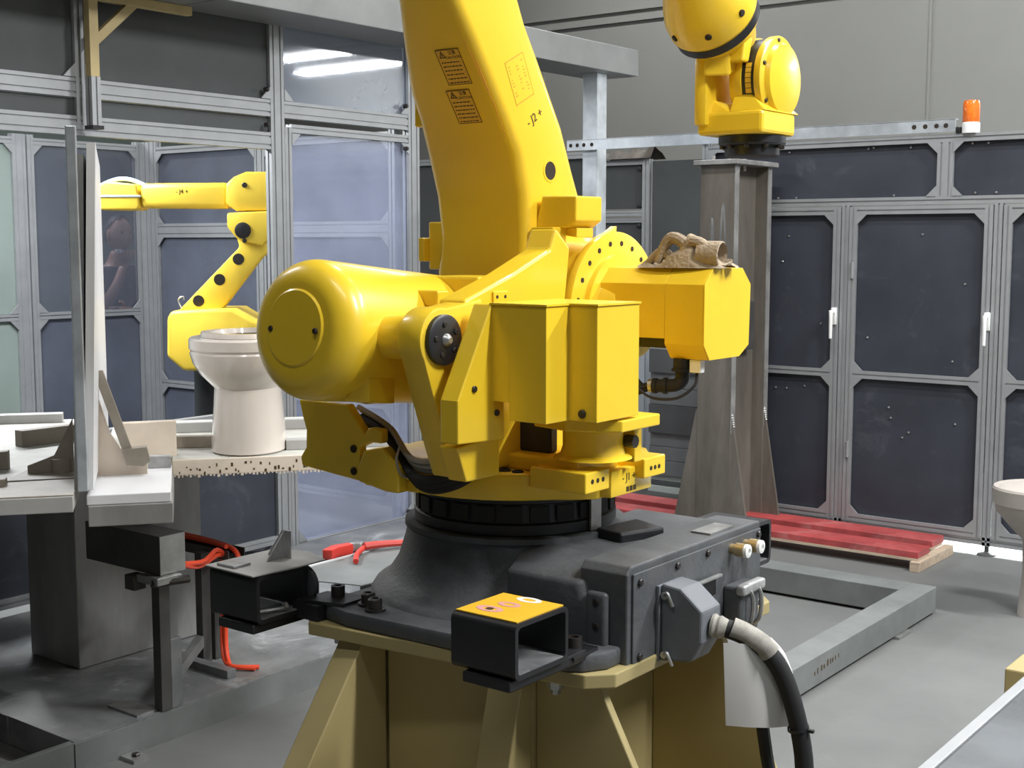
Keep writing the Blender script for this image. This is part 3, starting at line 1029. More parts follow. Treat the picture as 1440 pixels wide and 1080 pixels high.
MB().box(x0_, x1_, -.106, .106, zl - .006, zl + .006, .003).build('cover_seal', M['greycab'], g2)
xl, zl2 = L2(-1.62, 1.895)
text_part('label_print', '- J4 +', .03, (xl, -.0862, zl2), (1, 0, 0), (0, 0, 1), M['ink'], g2)
hk = L2(-1.63, 1.335)
MB().tube([(hk[0], -.1, hk[1] - .02), (hk[0] - .02, -.1, hk[1] + .03), (hk[0] + .005, -.1, hk[1] + .05), (hk[0] + .01, -.1, hk[1] + .03)], .004, 6).build('lifting_eye', M['steel'], g2)

# ================================================================== steel platform, pedestal, stand
pf = thing('steel_platform', 'low dusty steel plate platform on the floor at the left front', 'platform', (-4.2, 3.8, 0))
MB().prism([(-4.90, 2.30), (-3.85, 2.30), (-3.85, 2.302), (-3.48, 2.30), (-3.48, 5.55), (-4.90, 5.55)], 'z', .0, .105, .004).build('deck_plate', M['dirty'], pf, smooth=False)
MB().box(-3.4795, -3.474, 2.30, 5.55, 0, .098).build('edge_beam', M['frameconc'], pf, smooth=False)
MB().box(-4.90, -3.502, 1.5, 2.298, 0, .01).build('shade_plate', M['darksteel'], pf, smooth=False)  # dark sheet standing in for the shade on the floor before the deck
MB().box(-3.50, -3.476, 1.5, 2.297, 0, .105, .002).build('kerb_plate', M['frameconc'], pf, smooth=False)
MB().box(-3.47, -3.40, 2.46, 2.52, 0, .012).build('anchor_tab', M['steel'], pf, smooth=False)
MB().bolt((-3.43, 2.49, .012), (0, 0, 1), .014, .01, 6).build('bolt', M['bolt'], pf)
MB().box(-3.66, -3.50, 2.55, 2.63, .1051, .112).build('loose_shim', M['steel'], pf, smooth=False)

tt = thing('turntable', 'two-station turntable with overspray-covered decks on a square steel pedestal', 'turntable', (-4.22, 3.0, .107), None, None)
MB().box(-4.372, -4.066, 2.722, 3.29, .107, .86, .004).build('pedestal_box', M['dirtyside'], tt, smooth=False)
MB().box(-4.34, -4.10, 2.80, 3.22, .86, .884).build('bearing_plate', M['darksteel'], tt, smooth=False)
TA = math.radians(37.5 + 14)
T0 = uvw(-1.23, 3.75, 0)
tca, tsa = math.cos(TA), math.sin(TA)


def TP(a, b):
    return (T0[0] + a * tca - b * tsa, T0[1] + a * tsa + b * tca)


def slab(pts, z0, z1, name, m, parent=tt, bev=.003):
    return MB().prism([TP(*p) for p in pts], 'z', z0, z1, bev).build(name, M[m], parent, smooth=False)


slab([(-1.5, -.055), (-.035, -.055), (-.035, 1.70), (-1.5, 1.70)], .884, .926, 'deck', 'creamdeck')
slab([(-1.5, -.06), (-.034, -.06), (-.034, -.0555), (-1.5, -.0555)], .884, .930, 'deck_rim', 'greydeck')
slab([(.235, .53), (1.02, .53), (1.02, 1.55), (.235, 1.55)], .884, .926, 'deck', 'creamdeck')
slab([(.235, .521), (1.02, .521), (1.02, .5295), (.235, .5295)], .876, .930, 'deck_rim', 'cream')
dr = MB()
for k in range(46):
    a = .26 + .74 * k / 46 + random.uniform(-.005, .005)
    z = random.uniform(.886, .918)
    h = random.uniform(.004, .014)
    w = random.uniform(.003, .008)
    dr.prism([TP(a, .5203), (TP(a + w, .5203)), TP(a + w, .5209), TP(a, .5209)], 'z', z - h, z)
dr.build('glaze_drips', M['ink'], tt, smooth=False)['kind'] = 'stuff'
dr = MB()
for k in range(60):
    a = .24 + .77 * k / 60
    w = random.uniform(.004, .009)
    dr.prism([TP(a, .5205), (TP(a + w, .5205)), TP(a + w, .526), TP(a, .526)], 'z', .876 - random.uniform(.002, .010), .8765)
dr.build('glaze_runs', M['cream'], tt, smooth=False)['kind'] = 'stuff'
slab([(.0, .50), (.235, .50), (.235, 1.55), (.0, 1.55)], .884, .915, 'deck_bridge', 'creamdeck')
# rims and stops on the left deck
slab([(-.90, 1.60), (-.20, 1.60), (-.20, 1.66), (-.90, 1.66)], .926, .962, 'rim_bar', 'greydeck')
slab([(-1.4, 1.48), (-.92, 1.63), (-.93, 1.68), (-1.4, 1.53)], .926, .962, 'rim_bar', 'greydeck')
slab([(-.28, .95), (-.05, 1.12), (-.08, 1.16), (-.31, .99)], .926, .985, 'stop_block', 'taupe')
slab([(-.52, .42), (-.27, .48), (-.27, .52), (-.52, .46)], .926, .985, 'stop_block', 'taupe')
slab([(-.30, -.03), (-.034, -.03), (-.034, .24), (-.24, .22)], .926, .930, 'mask_plate', 'taupe')
slab([(-.26, .24), (-.036, .255), (-.036, .50), (-.20, .48)], .926, .931, 'mask_plate', 'taupe')
slab([(-.50, .10), (-.24, .16), (-.24, .20), (-.50, .14)], .926, .95, 'stop_block', 'taupe')
pb_ = TP(-.10, .36)
MB().cyl((pb_[0], pb_[1], .931), (pb_[0], pb_[1], .975), .030, seg=14).build('locating_pin', M['taupe'], tt)
slab([(.24, .80), (.62, .76), (.62, .80), (.24, .84)], .926, .968, 'stop_block', 'taupe')
slab([(.24, 1.18), (1.0, 1.18), (1.0, 1.21), (.24, 1.21)], .926, .965, 'rim_bar', 'greydeck')
slab([(.62, .66), (1.0, .66), (1.0, .72), (.62, .72)], .926, .962, 'rim_bar', 'greydeck')
# brackets underneath
slab([(.0, .02), (.24, .02), (.24, .52), (.0, .52)], .822, .884, 'support_bracket', 'dirtyside')

# divider board standing on the turntable
pbd = thing('divider_board', 'tall white L-shaped divider board with a triangular brace standing on the turntable', 'board', (*TP(0, .5), .884))
MB().hull([(*TP(a + (.020 if z < 1 else .058) * (1.25 - b) / 1.22, b), z) for a in (-.028, -.004) for b in (.03, 1.25) for z in (.931, 1.93)]).build('board', M['whiteboard'], pbd, smooth=False)
slab([(-.004, .03), (.235, .03), (.235, .50), (-.004, .50)], .8845, .9145, 'base_board', 'whiteboard', pbd)
slab([(-.025, .0), (.004, .0), (.004, .028), (-.025, .028)], .931, 1.975, 'edge_post', 'galv', pbd)
MB().hull([(*TP(a + (.020 if z < 1 else .050) * (1.25 - b) / 1.22, b), z) for a in (-.058, -.030) for b in (.05, 1.25) for z in (.931, 1.90)]).build('backing_frame', M['greydeck'], pbd, smooth=False)


def tri_plate(a_z, b0, b1, name, m, parent):
    bm_ = MB()
    r0 = [(*TP(a, b0), z) for a, z in a_z]
    r1 = [(*TP(a, b1), z) for a, z in a_z]
    bm_.loft([r0, r1])
    return bm_.build(name, M[m], parent, smooth=False)


tri_plate([(-.004, .9145), (.16, .9145), (.16, .95), (.10, .965), (.05, 1.05), (-.004, 1.24)], .36, .375, 'brace_plate', 'cream', pbd)
tri_plate([(-.062, .9315), (-.20, .9315), (-.20, .955), (-.12, .985), (-.062, 1.10)], .36, .375, 'brace_plate', 'taupe', pbd)
tri_plate([(.005, 1.25), (.035, 1.25), (.115, 1.0), (.085, 1.0)], .34, .36, 'brace_edge', 'taupe', pbd)
tri_plate([(.085, 1.0), (.16, 1.005), (.17, .96), (.15, .945), (.10, .95)], .33, .37, 'clamp_foot', 'taupe', pbd)
slab([(.07, .62), (.25, .64), (.25, .68), (.07, .66)], .915, 1.045, 'backstop', 'cream', pbd)
slab([(.16, .46), (.232, .46), (.232, .49), (.16, .49)], .9146, .955, 'grey_block', 'greybag', pbd)

# ================================================================== toilet being glazed
tc_ = uvw(-.92, 4.56, .926)
to = thing('toilet_bowl', 'glossy cream ceramic toilet bowl standing on the turntable', 'toilet', tc_)


def ell_ring(cx, cy, z, rx, ry, n=40, front=1.0):
    pts = []
    for i in range(n):
        t = 2 * PI * i / n
        x, y = rx * math.cos(t), ry * math.sin(t)
        if y < 0:
            y *= front
        pts.append((cx + x * C5 - y * S5, cy + x * S5 + y * C5, z))
    return pts


tx, ty, tz = tc_
tb = MB()
prof_t = [(.000, .120, .15), (.006, .128, .16), (.05, .127, .16), (.15, .119, .15), (.225, .114, .145), (.232, .122, .155), (.27, .160, .19), (.31, .185, .215), (.345, .195, .225),
          (.352, .190, .222), (.36, .197, .228), (.392, .197, .228), (.398, .192, .222), (.398, .15, .18)]
tb.loft([ell_ring(tx, ty, tz + z, a, b) for z, a, b in prof_t] + [ell_ring(tx, ty, tz + z, a, b) for z, a, b in ((.385, .143, .172), (.33, .12, .14), (.28, .06, .07))])
tb.build('bowl', M['ceramic'], to)
rl = MB()
rl.loft([ell_ring(tx + .025 * -S5, ty + .025 * C5, tz + z, a, b) for z, a, b in ((.3985, .165, .195), (.415, .160, .19), (.415, .125, .15), (.3985, .12, .145))])
rl.build('rim', M['ceramic'], to)

# ================================================================== box beam on legs with hoses
st = thing('steel_stand', 'rectangular steel box beam on a thin post frame at the front of the platform', 'stand', (-3.6, 2.7, .105))
MB().prism([(2.63, .566), (2.735, .566), (2.735, .697), (2.63, .697)], 'x', -3.865, -3.466, 0).build('box_beam', M['darksteel'], st, smooth=False)
MB().box(-3.4659, -3.463, 2.632, 2.733, .568, .695).build('end_cap', M['steel'], st, smooth=False)
MB().box(-3.55, -3.44, 2.60, 2.70, .540, .5655, .003).build('clamp_plate', M['steel'], st, smooth=False)
MB().box(-3.60, -3.55, 2.59, 2.64, .51, .56, .003).build('clamp_block', M['darksteel'], st, smooth=False)
MB().cyl((-3.47, 2.60, .545), (-3.43, 2.72, .545), .014, seg=8).build('clamp_bolt', M['bolt'], st)
MB().box(-3.515, -3.475, 2.632, 2.675, .105, .540, .002).build('leg', M['darksteel'], st, smooth=False)
MB().box(-3.80, -3.762, 3.04, 3.08, .105, .52, .002).build('leg', M['darksteel'], st, smooth=False)
MB().box(-3.80, -3.76, 2.675, 3.04, .19, .23, .002).build('cross_bar', M['dirty'], st, smooth=False) if False else None
MB().hull([(-3.50, 2.675, .17), (-3.475, 2.675, .17), (-3.50, 2.675, .21), (-3.475, 2.675, .21), (-3.80, 3.04, .17), (-3.775, 3.06, .17), (-3.80, 3.04, .21), (-3.775, 3.06, .21)]).build('cross_bar', M['dirty'], st, smooth=False)
MB().box(-3.505, -3.478, 2.675, 2.72, .105, .34, .002).build('stub_post', M['dirty'], st, smooth=False)
MB().box(-3.78, -3.56, 2.98, 3.02, .105, .135, .002).build('foot_bar', M['dirty'], st, smooth=False)

tr = thing('cable_tray', 'dark narrow cable tray beside the box beam carrying red hoses', 'tray', (-3.8, 3.12, .5))
MB().prism([(3.08, .50), (3.16, .50), (3.16, .535), (3.155, .535), (3.155, .505), (3.085, .505), (3.085, .535), (3.08, .535)], 'x', -4.06, -3.66).build('channel', M['darksteel'], tr, smooth=False)
MB().box(-3.795, -3.767, 3.1, 3.14, .107, .50).build('support', M['darksteel'], tr, smooth=False)
for k, lab in enumerate(('red-orange air hose nearest the box beam, looping down the stand', 'red-orange air hose beside its twin, looping down the stand')):
    d = .02 * k
    hs = MB().tube([(-3.52 - d, 2.76, .57), (-3.60 + d, 2.90, .525 + d), (-3.66, 3.03, .53 + d), (-3.72 + d, 3.10, .49), (-3.72 + d, 3.10, .35), (-3.715 + d, 3.09, .20), (-3.68 + d, 3.07, .13), (-3.62, 3.06, .119), (-3.55, 3.10 + d, .116)], .0085, 8, 6)
    tag(hs.build('air_hose', M['hose']), lab, 'hose', 'red air hoses')
hs = MB().tube([(-4.06, 3.13, .548), (-3.8, 3.125, .546), (-3.66, 3.11, .535), (-3.62, 3.10, .49)], .009, 8, 6)
hs.tube([(-4.06, 3.10, .552), (-3.8, 3.10, .550), (-3.68, 3.09, .548)], .009, 8, 6)
tag(hs.build('air_hose', M['hose']), 'pair of red hoses lying along the dark cable tray', 'hose', 'red air hoses')
tag(MB().lathe([(.017, 0), (.02, .01), (.017, .05), (.011, .06)], (-3.70, 3.105, .30), (.1, 0, 1), 10).build('hose_fitting', M['brass']), 'brass hose coupling hanging at the top of the red hoses', 'fitting')

# folded grey sheets, red-handled clamp near the platform end
gs = thing('sheet_metal_plate', 'pale grey sheet-metal plate lying behind the left lifting bracket', 'plate', (-3.85, 4.1, .105))
MB().prism([(-3.60, 3.70), (-3.58, 3.86), (-3.80, 4.42), (-4.05, 4.45), (-4.02, 3.74), (-3.85, 3.62)], 'z', .285, .289).build('plate', M['frameconc'], gs, smooth=False)
MB().prism([(-3.98, 3.78), (-3.972, 3.78), (-3.972, 4.44), (-3.98, 4.44)], 'z', .289, .296).build('folded_edge', M['whiteboard'], gs, smooth=False)
for x, y in ((-3.68, 3.82), (-3.98, 3.80), (-3.86, 4.38)):
    MB().box(x - .02, x + .02, y - .02, y + .02, .105, .285).build('support_block', M['darksteel'], gs, smooth=False)
rc = thing('pipe_wrench', 'red-handled pipe wrench lying on the grey sheet behind the robot base', 'wrench', (-4.0, 4.1, .289))
MB().tube([(-3.90, 4.30, .310), (-3.95, 4.19, .315), (-3.98, 4.12, .315)], lambda t: .014 + .004 * t, 8).build('handle', M['redplastic'], rc)
MB().tube([(-3.85, 3.93, .303), (-3.93, 4.02, .306), (-3.99, 4.13, .308)], .012, 8).build('handle', M['redplastic'], rc)
MB().hull([(-3.98, 4.10, .30), (-4.04, 4.06, .30), (-4.0, 4.16, .30), (-4.06, 4.14, .30), (-3.99, 4.11, .33), (-4.04, 4.08, .33), (-4.01, 4.15, .33), (-4.05, 4.13, .33)], .004).build('jaw', M['steel'], rc)
MB().prism([(-4.03, 4.07), (-4.05, 3.98), (-4.02, 3.90), (-3.98, 3.92), (-4.0, 3.98), (-3.99, 4.06)], 'z', .291, .335, .004).build('hook_jaw', M['redplastic'], rc)

# ================================================================== robot pedestal
JX, JY = -1.87, 2.45
pd = thing('robot_pedestal', 'beige welded steel pedestal with gusset plates under the big yellow robot', 'pedestal', (JX, JY, 0))
MB().prism([(-2.165, 2.06), (-2.12, 2.01), (-1.42, 2.085), (-1.375, 2.13), (-1.375, 2.80), (-1.42, 2.85), (-2.12, 2.85), (-2.165, 2.80)], 'z', .770, .7995, .003).build('top_plate', M['beige'], pd, smooth=False)
MB().box(-1.98, -1.575, 2.12, 2.72, .03, .77, .003).build('column', M['beige'], pd, smooth=False)
MB().box(-2.55, -1.0, 1.45, 3.1, 0, .03, .003).build('foot_plate', M['beige'], pd, smooth=False)
# gussets: two running towards the camera side, and two on each flank
def ygus(x0, x1, yt, yb, y1=2.1195):
    MB().prism([(y1, .03), (yb, .03), (yt, .768), (y1, .768)], 'x', x0, x1, .003).build('gusset', M['beige'], pd, smooth=False)
def xgus(y0, y1, x0, xt, xb):
    MB().prism([(x0, .03), (xb, .03), (xt, .768), (x0, .768)], 'y', y0, y1, .003).build('gusset', M['beige'], pd, smooth=False)
ygus(-2.055, -1.985, 2.045, 1.50)
ygus(-1.66, -1.575, 2.09, 1.90)
xgus(2.135, 2.155, -1.5745, -1.42, -1.02)
xgus(2.60, 2.62, -1.5745, -1.40, -1.04)
xgus(2.14, 2.16, -1.9805, -2.13, -2.45)
xgus(2.60, 2.62, -1.9805, -2.13, -2.45)
for x, y in ((-2.09, 2.075), (-1.50, 2.10), (-1.44, 2.74), (-2.09, 2.74)):
    MB().lathe([(.017, -.004), (.017, .016), (.010, .0165), (.010, .028), (0, .028)], (x, y, .7695), (0, 0, -1), 6).build('plate_bolt', M['steel'], pd)

# ================================================================== the big robot
rb = thing('industrial_robot', 'large yellow jointed-arm industrial robot on a dark grey base, arm raised and leaning back', 'robot', (JX, JY, .80))


def R(b, name, m='yellow', **k):
    return b.build(name, M[m], rb, **k)


# ---- base casting
plate = [(-2.13, 2.10), (-2.10, 2.045), (-2.02, 2.03), (-1.50, 2.06), (-1.43, 2.09), (-1.40, 2.14), (-1.40, 2.77), (-1.45, 2.84), (-2.02, 2.86), (-2.10, 2.84), (-2.13, 2.78)]
base = MB().prism(plate, 'z', .80, .836, .006)
base.lathe([(.345, .834), (.335, .85), (.305, .87), (.278, .91), (.262, .96), (.256, .985), (.262, .99), (.262, 1.002), (.20, 1.004)], (JX, JY, 0), seg=48, caps=False)
base.hull([(-1.68, 2.17, .82), (-1.44, 2.17, .82), (-1.68, 2.17, .955), (-1.50, 2.17, .955), (-1.68, 2.75, .82), (-1.44, 2.75, .82), (-1.72, 2.75, .99), (-1.44, 2.75, .99),
           (-1.72, 2.30, .99), (-1.44, 2.24, .99)], .008)
R(base, 'base_casting', 'castgrey')
bx = MB().prism([(2.185, .79), (2.185, .985), (2.20, 1.0), (2.76, 1.0), (2.76, .79)], 'x', -1.50, -1.385, .004)
R(bx, 'connector_box', 'castgrey', smooth=False)
R(MB().box(-1.3846, -1.3795, 2.20, 2.755, .795, .985, .002), 'connector_panel', 'castgrey', smooth=False)
R(MB().box(-1.475, -1.425, 2.166, 2.1845, .80, .945, .010, 3), 'side_pad', 'castgrey')
for z in (.925, .875):
    R(MB().bolt((-1.448, 2.1655, z), (0, -1, 0), .008, .003), 'pad_screw', 'bolt')
R(MB().prism([(-1.62, 2.42), (-1.54, 2.40), (-1.50, 2.52), (-1.60, 2.56)], 'z', .985, 1.012, .006), 'cast_window_cover', 'black', smooth=False)
R(MB().prism([(-1.45, 2.55), (-1.40, 2.55), (-1.40, 2.66), (-1.45, 2.66)], 'z', 1.0005, 1.004), 'nameplate', 'steel', smooth=False)
for y, z in ((2.222, .965), (2.50, .972), (2.74, .972), (2.222, .81), (2.74, .81), (2.37, .97)):
    R(MB().bolt((-1.3795, y, z), (1, 0, 0), .008, .006, 8), 'panel_screw', 'bolt')
# casting details: small pocket on the cone and foundation bolts
R(MB().prism([(2.195, .945), (2.205, .972), (2.225, .972), (2.225, .945)], 'x', -1.90, -1.875), 'casting_lug', 'castgrey', smooth=False)
for x, y in ((-2.02, 2.10), (-1.975, 2.075)):
    w = MB().lathe([(.024, .836), (.024, .842), (.016, .842), (.016, .862), (.013, .865), (.009, .865), (.009, .856), (0, .856)], (x, y, 0), seg=14)
    R(w, 'foundation_bolt', 'bolt')
for x, y in ((-2.05, 2.13), (-2.0, 2.12)):
    pass


# ---- fork-lift brackets (open tubes along x)
def fork(x0, x1, yc, z0, ylug, w):
    h = .108
    ring_o = rrect(w, h, .014, 4, (yc, z0 + h / 2))
    ring_i = rrect(w - .018, h - .018, .009, 4, (yc, z0 + h / 2))
    f = MB().prism(ring_o, 'x', x0, x1, 0, hole=ring_i)
    fo = R(f, 'fork_pocket', 'black')
    R(MB().box(x0 + .004, x1 - .002, yc - w / 2 + .014, yc + w / 2 - .014, z0 + .0092, z0 + .0112), 'pocket_dust', 'dirty', smooth=False)
    R(MB().box(x0 + .03, x1 - .01, yc - w / 2 - .004, ylug, z0 - .022, z0 - .0005, .003), 'pocket_flange', 'black', smooth=False)
    return fo


fork(-2.322, -2.165, 1.975, .808, 2.12, .150)
fork(-1.568, -1.415, 1.938, .848, 2.10, .168)
fork(-1.575, -1.425, 2.834, .868, 2.765, .134)
R(MB().prism([(-1.55, 2.03), (-1.42, 2.05), (-1.425, 2.14), (-1.53, 2.14)], 'z', .836, .8435), 'pocket_flange', 'black', smooth=False)
for x0, yb in ((-2.185, 1.985),):
    R(MB().lathe([(.042, 0), (.042, .012)], (x0, yb + .07, .868), (0, 1, 0), 18, a0=0), 'pocket_rib', 'castgrey')
R(MB().prism([(-2.17, 2.02), (-2.05, 2.05), (-2.05, 2.13), (-2.15, 2.12)], 'z', .836, .8435), 'pocket_flange', 'black', smooth=False)
R(MB().box(-2.18, -2.10, 2.02, 2.13, .80, .836), 'pocket_flange', 'black', smooth=False)
for x, y in ((-2.11, 2.095), (-1.455, 2.10)):
    R(MB().lathe([(.016, .8435), (.016, .868), (.009, .868), (.009, .856), (0, .856)], (x, y, 0), seg=14), 'pocket_bolt', 'bolt')
# yellow marking plate on the front pocket
lb = MB().box(-1.565, -1.42, 1.865, 2.012, .9562, .9585)
lbo = R(lb, 'marking_plate', 'label_y', smooth=False)
for k, (yy, sx, sy) in enumerate(((1.905, .020, .014), (1.95, .017, .012), (1.998, .019, .013))):
    e = MB()
    t0 = (-1.515 + .012 * k, yy)
    ring = [(t0[0] + sx * 1.5 * math.cos(2 * PI * q / 18), t0[1] + sy * 1.25 * math.sin(2 * PI * q / 18)) for q in range(18)]
    ri = [(t0[0] + sx * .8 * math.cos(2 * PI * q / 18), t0[1] + sy * .6 * math.sin(2 * PI * q / 18)) for q in range(18)]
    e.prism(ring, 'z', .9586, .9590, hole=ri)
    R(e, 'marking_print', 'inkpink' if k < 2 else 'inkwhite', smooth=False)
    if k == 0:
        R(MB().cyl((t0[0], t0[1], .9586), (t0[0], t0[1], .9592), .008, seg=12), 'marking_print', 'ink', smooth=False)

# ---- slewing ring
sr = MB().lathe([(.236, 1.003), (.239, 1.006), (.239, 1.028), (.232, 1.032), (.228, 1.072), (.236, 1.076), (.236, 1.094)], (JX, JY, 0), seg=64)
R(sr, 'slewing_ring', 'black')
for k in range(24):
    a = 2 * PI * k / 24 + .1
    c, s = math.cos(a), math.sin(a)
    b = MB().box(-.022, .022, -.004, .006, 1.034, 1.070)
    b.transform(Matrix.Translation((JX + c * .230, JY + s * .230, 0)) @ Matrix.Rotation(a - PI / 2, 4, 'Z'))
    R(b, 'ring_segment', 'blackmat', smooth=False)
st_ = MB().box(-.018, .018, -.002, .004, 1.005, 1.093)
a = math.radians(-5)
st_.transform(Matrix.Translation((JX + math.cos(a) * .243, JY + math.sin(a) * .243, 0)) @ Matrix.Rotation(a - PI / 2, 4, 'Z'))
R(st_, 'sensor_strip', 'steel', smooth=False)

# ---- turret disc with its two stop blocks
ZB, ZT = 1.095, 1.155
disc = arc(JX, JY, .30, 225 - 75, 322, 30)
outline = disc + [(-1.595, 2.295), (-1.556, 2.335), (-1.556, 2.52), (-1.60, 2.62), (-1.66, 2.70)] + arc(JX, JY, .30, 62, 149, 12)
td = MB().prism(outline, 'z', ZB, ZT, .007, 2)
td.prism([(-1.556, 2.34), (-1.53, 2.345), (-1.53, 2.51), (-1.556, 2.515)], 'z', 1.10, 1.158, .003)
R(td, 'turret_disc')
R(MB().box(-1.66, -1.515, 2.225, 2.315, 1.128, 1.172, .003), 'stop_block', smooth=False)
R(MB().box(-1.62, -1.506, 2.44, 2.53, 1.132, 1.176, .003), 'stop_block', smooth=False)
for x, ys in ((-1.515, (2.25, 2.27, 2.29)), (-1.506, (2.468, 2.485, 2.502))):
    for y in ys:
        R(MB().lathe([(.0052, 0), (.0052, .0008), (0, .0008)], (x, y, 1.152), (1, 0, 0), 10), 'drilled_hole', 'hole')
text_part('axis_mark', '- J1 +', .024, (-1.5295, 2.415, 1.138), (0, 1, 0), (0, 0, 1), M['ink'], rb)
text_part('axis_mark', 'JJJ', .014, (-1.5295, 2.415, 1.112), (0, 1, 0), (0, 0, 1), M['ink'], rb) if False else None
for k in range(3):
    R(MB().box(-1.5298, -1.5288, 2.405 + .014 * k, 2.415 + .014 * k, 1.106, 1.117), 'index_mark', 'ink', smooth=False)
# oval holes on the disc top
for k in range(3):
    x, y = -1.76 + .031 * k, 2.225 + .004 * k
    R(MB().lathe([(.013, 0), (.013, .0035), (.009, .004), (.009, .0015), (0, .0015)], (x, y, ZT), seg=14), 'bolt_well', 'hole')

# ---- rear bracket (left, carrying the cables)
k1 = [(-2.245, 1.285), (-2.235, 1.25), (-2.222, 1.215), (-2.224, 1.175), (-2.243, 1.15), (-2.238, 1.13), (-2.05, 1.113), (-2.05, 1.158), (-2.052, 1.19), (-2.02, 1.205), (-1.985, 1.205), (-1.985, 1.236), (-2.022, 1.238), (-2.035, 1.222), (-2.09, 1.285)]
R(MB().prism(k1, 'y', 2.11, 2.135, .004), 'cable_bracket', smooth=False)
k2 = [(-2.0495, 1.113), (-1.97, 1.10), (-1.93, 1.10), (-1.93, 1.158), (-1.975, 1.198), (-2.035, 1.185), (-2.0495, 1.15)]
R(MB().prism(k2, 'y', 2.105, 2.135, .004), 'bracket_foot', smooth=False)
R(MB().box(-2.06, -1.90, 2.135, 2.30, 1.10, 1.125, .003), 'bracket_foot', smooth=False)
R(MB().box(-2.2, -1.99, 2.1355, 2.42, 1.13, 1.15, .003), 'cable_shelf', smooth=False)
for z in (1.186, 1.135):
    R(MB().bolt((-2.068, 2.11, z), (0, -1, 0), .009, .005), 'bracket_bolt', 'hole')
cpath = [(-2.10, 2.165, 1.27), (-2.03, 2.155, 1.25), (-1.98, 2.15, 1.225), (-1.93, 2.13, 1.19), (-1.88, 2.11, 1.175), (-1.82, 2.10, 1.18), (-1.76, 2.11, 1.205), (-1.73, 2.16, 1.23)]
for k, m in enumerate(('pipe_grey', 'pipe_grey', 'pipe_grey', 'blackmat', 'blackmat', 'blackmat')):
    dz, dy = -.011 * k + (.006 if k < 3 else 0), .006 * ((k % 3) - 1)
    r = .0065 if k < 3 else .010
    R(MB().tube([(p[0] + .003 * k, p[1] + dy, p[2] + dz * (1 if 1 < q < 7 else .6)) for q, p in enumerate(cpath)], r, 8, 5), 'harness_cable', m)
R(MB().tube([(-1.935, 2.118, 1.205), (-1.930, 2.100, 1.175), (-1.925, 2.112, 1.14), (-1.92, 2.14, 1.135)], .003, 6), 'cable_tie', 'pipe_grey')

# ---- turret body, side plates
tbm = MB().prism([(2.30, ZT), (2.30, 1.25), (2.36, 1.40), (2.60, 1.40), (2.74, 1.32), (2.74, 1.20), (2.68, ZT)], 'x', -1.98, -1.80, .01)
R(tbm, 'turret_body')
R(MB().box(-1.86, -1.56, 2.26, 2.42, ZT, 1.19, .006), 'turret_step', smooth=False)
R(MB().box(-1.86, -1.66, 2.30, 2.33, 1.19, 1.28, .006), 'turret_back_plate', 'black', smooth=False)
br = [(2.05, 1.20), (2.00, 1.45), (2.06, 1.512), (2.273, 1.576), (2.412, 1.631), (2.434, 1.679), (2.487, 1.634), (2.50, 1.52), (2.66, 1.50), (2.75, 1.25), (2.6, 1.17), (2.2, 1.17)]
br = [(2.12, 1.20), (2.10, 1.36), (2.11, 1.529), (2.273, 1.580), (2.412, 1.633), (2.434, 1.681), (2.490, 1.636), (2.47, 1.50), (2.62, 1.40), (2.66, 1.22), (2.5, 1.16), (2.2, 1.16)]
R(MB().prism(br, 'x', -1.815, -1.742, .006), 'side_plate', smooth=False)
R(MB().prism([(2.20, 1.512), (2.20, 1.545), (2.25, 1.545), (2.25, 1.512)], 'x', -1.742, -1.737, .002), 'tapped_pad', smooth=False)
for y in (2.212, 2.240):
    R(MB().lathe([(.004, 0), (.004, .0008), (0, .0008)], (-1.737, y, 1.533), (1, 0, 0), 8), 'drilled_hole', 'hole')
# balancer trunnion bracket: rounded ear with black cover disc
ear = arc(2.028, 1.452, .066, 75, 215, 12) + [(2.045, 1.22), (2.07, 1.16), (2.16, 1.16), (2.16, 1.53)]
R(MB().prism(ear, 'x', -1.800, -1.736, .005), 'trunnion_ear')
R(MB().lathe([(.052, 0), (.052, .010), (.047, .013), (0, .013)], (-1.736, 2.028, 1.452), (1, 0, 0), 32), 'trunnion_cover', 'black')
for k in range(5):
    t = 2 * PI * k / 5 + .5
    R(MB().bolt((-1.7235, 2.028 + .033 * math.cos(t), 1.452 + .033 * math.sin(t)), (1, 0, 0), .006, .004, 8), 'cover_screw', 'bolt')
R(MB().lathe([(.014, 0), (.012, .006), (.006, .012), (0, .012)], (-1.7235, 2.028, 1.452), (1, 0, 0), 12), 'grease_nipple', 'steel')
R(MB().cyl((-1.90, 2.03, 1.452), (-1.80, 2.03, 1.452), .046, seg=24), 'trunnion_pin')

# upright bevelled cover beside the trunnion
cv = [(1.99, 1.248), (1.99, 1.335), (2.098, 1.524), (2.14, 1.520), (2.14, 1.241)]
R(MB().prism(cv, 'x', -1.709, -1.662, .003), 'upright_cover', smooth=False)
R(MB().prism([(2.06, 1.243), (2.06, 1.505), (2.14, 1.505), (2.14, 1.243)], 'x', -1.6619, -1.655, .002), 'cover_flange', smooth=False) if False else None
R(MB().bolt((-1.662, 2.04, 1.355), (1, 0, 0), .007, .005), 'cover_screw', 'bolt')
R(MB().bolt((-1.662, 2.113, 1.30), (1, 0, 0), .007, .005), 'cover_screw', 'bolt')
R(MB().prism([(2.05, 1.16), (2.02, 1.235), (2.16, 1.245), (2.16, 1.16)], 'x', -1.74, -1.69, .004), 'cover_foot', smooth=False)

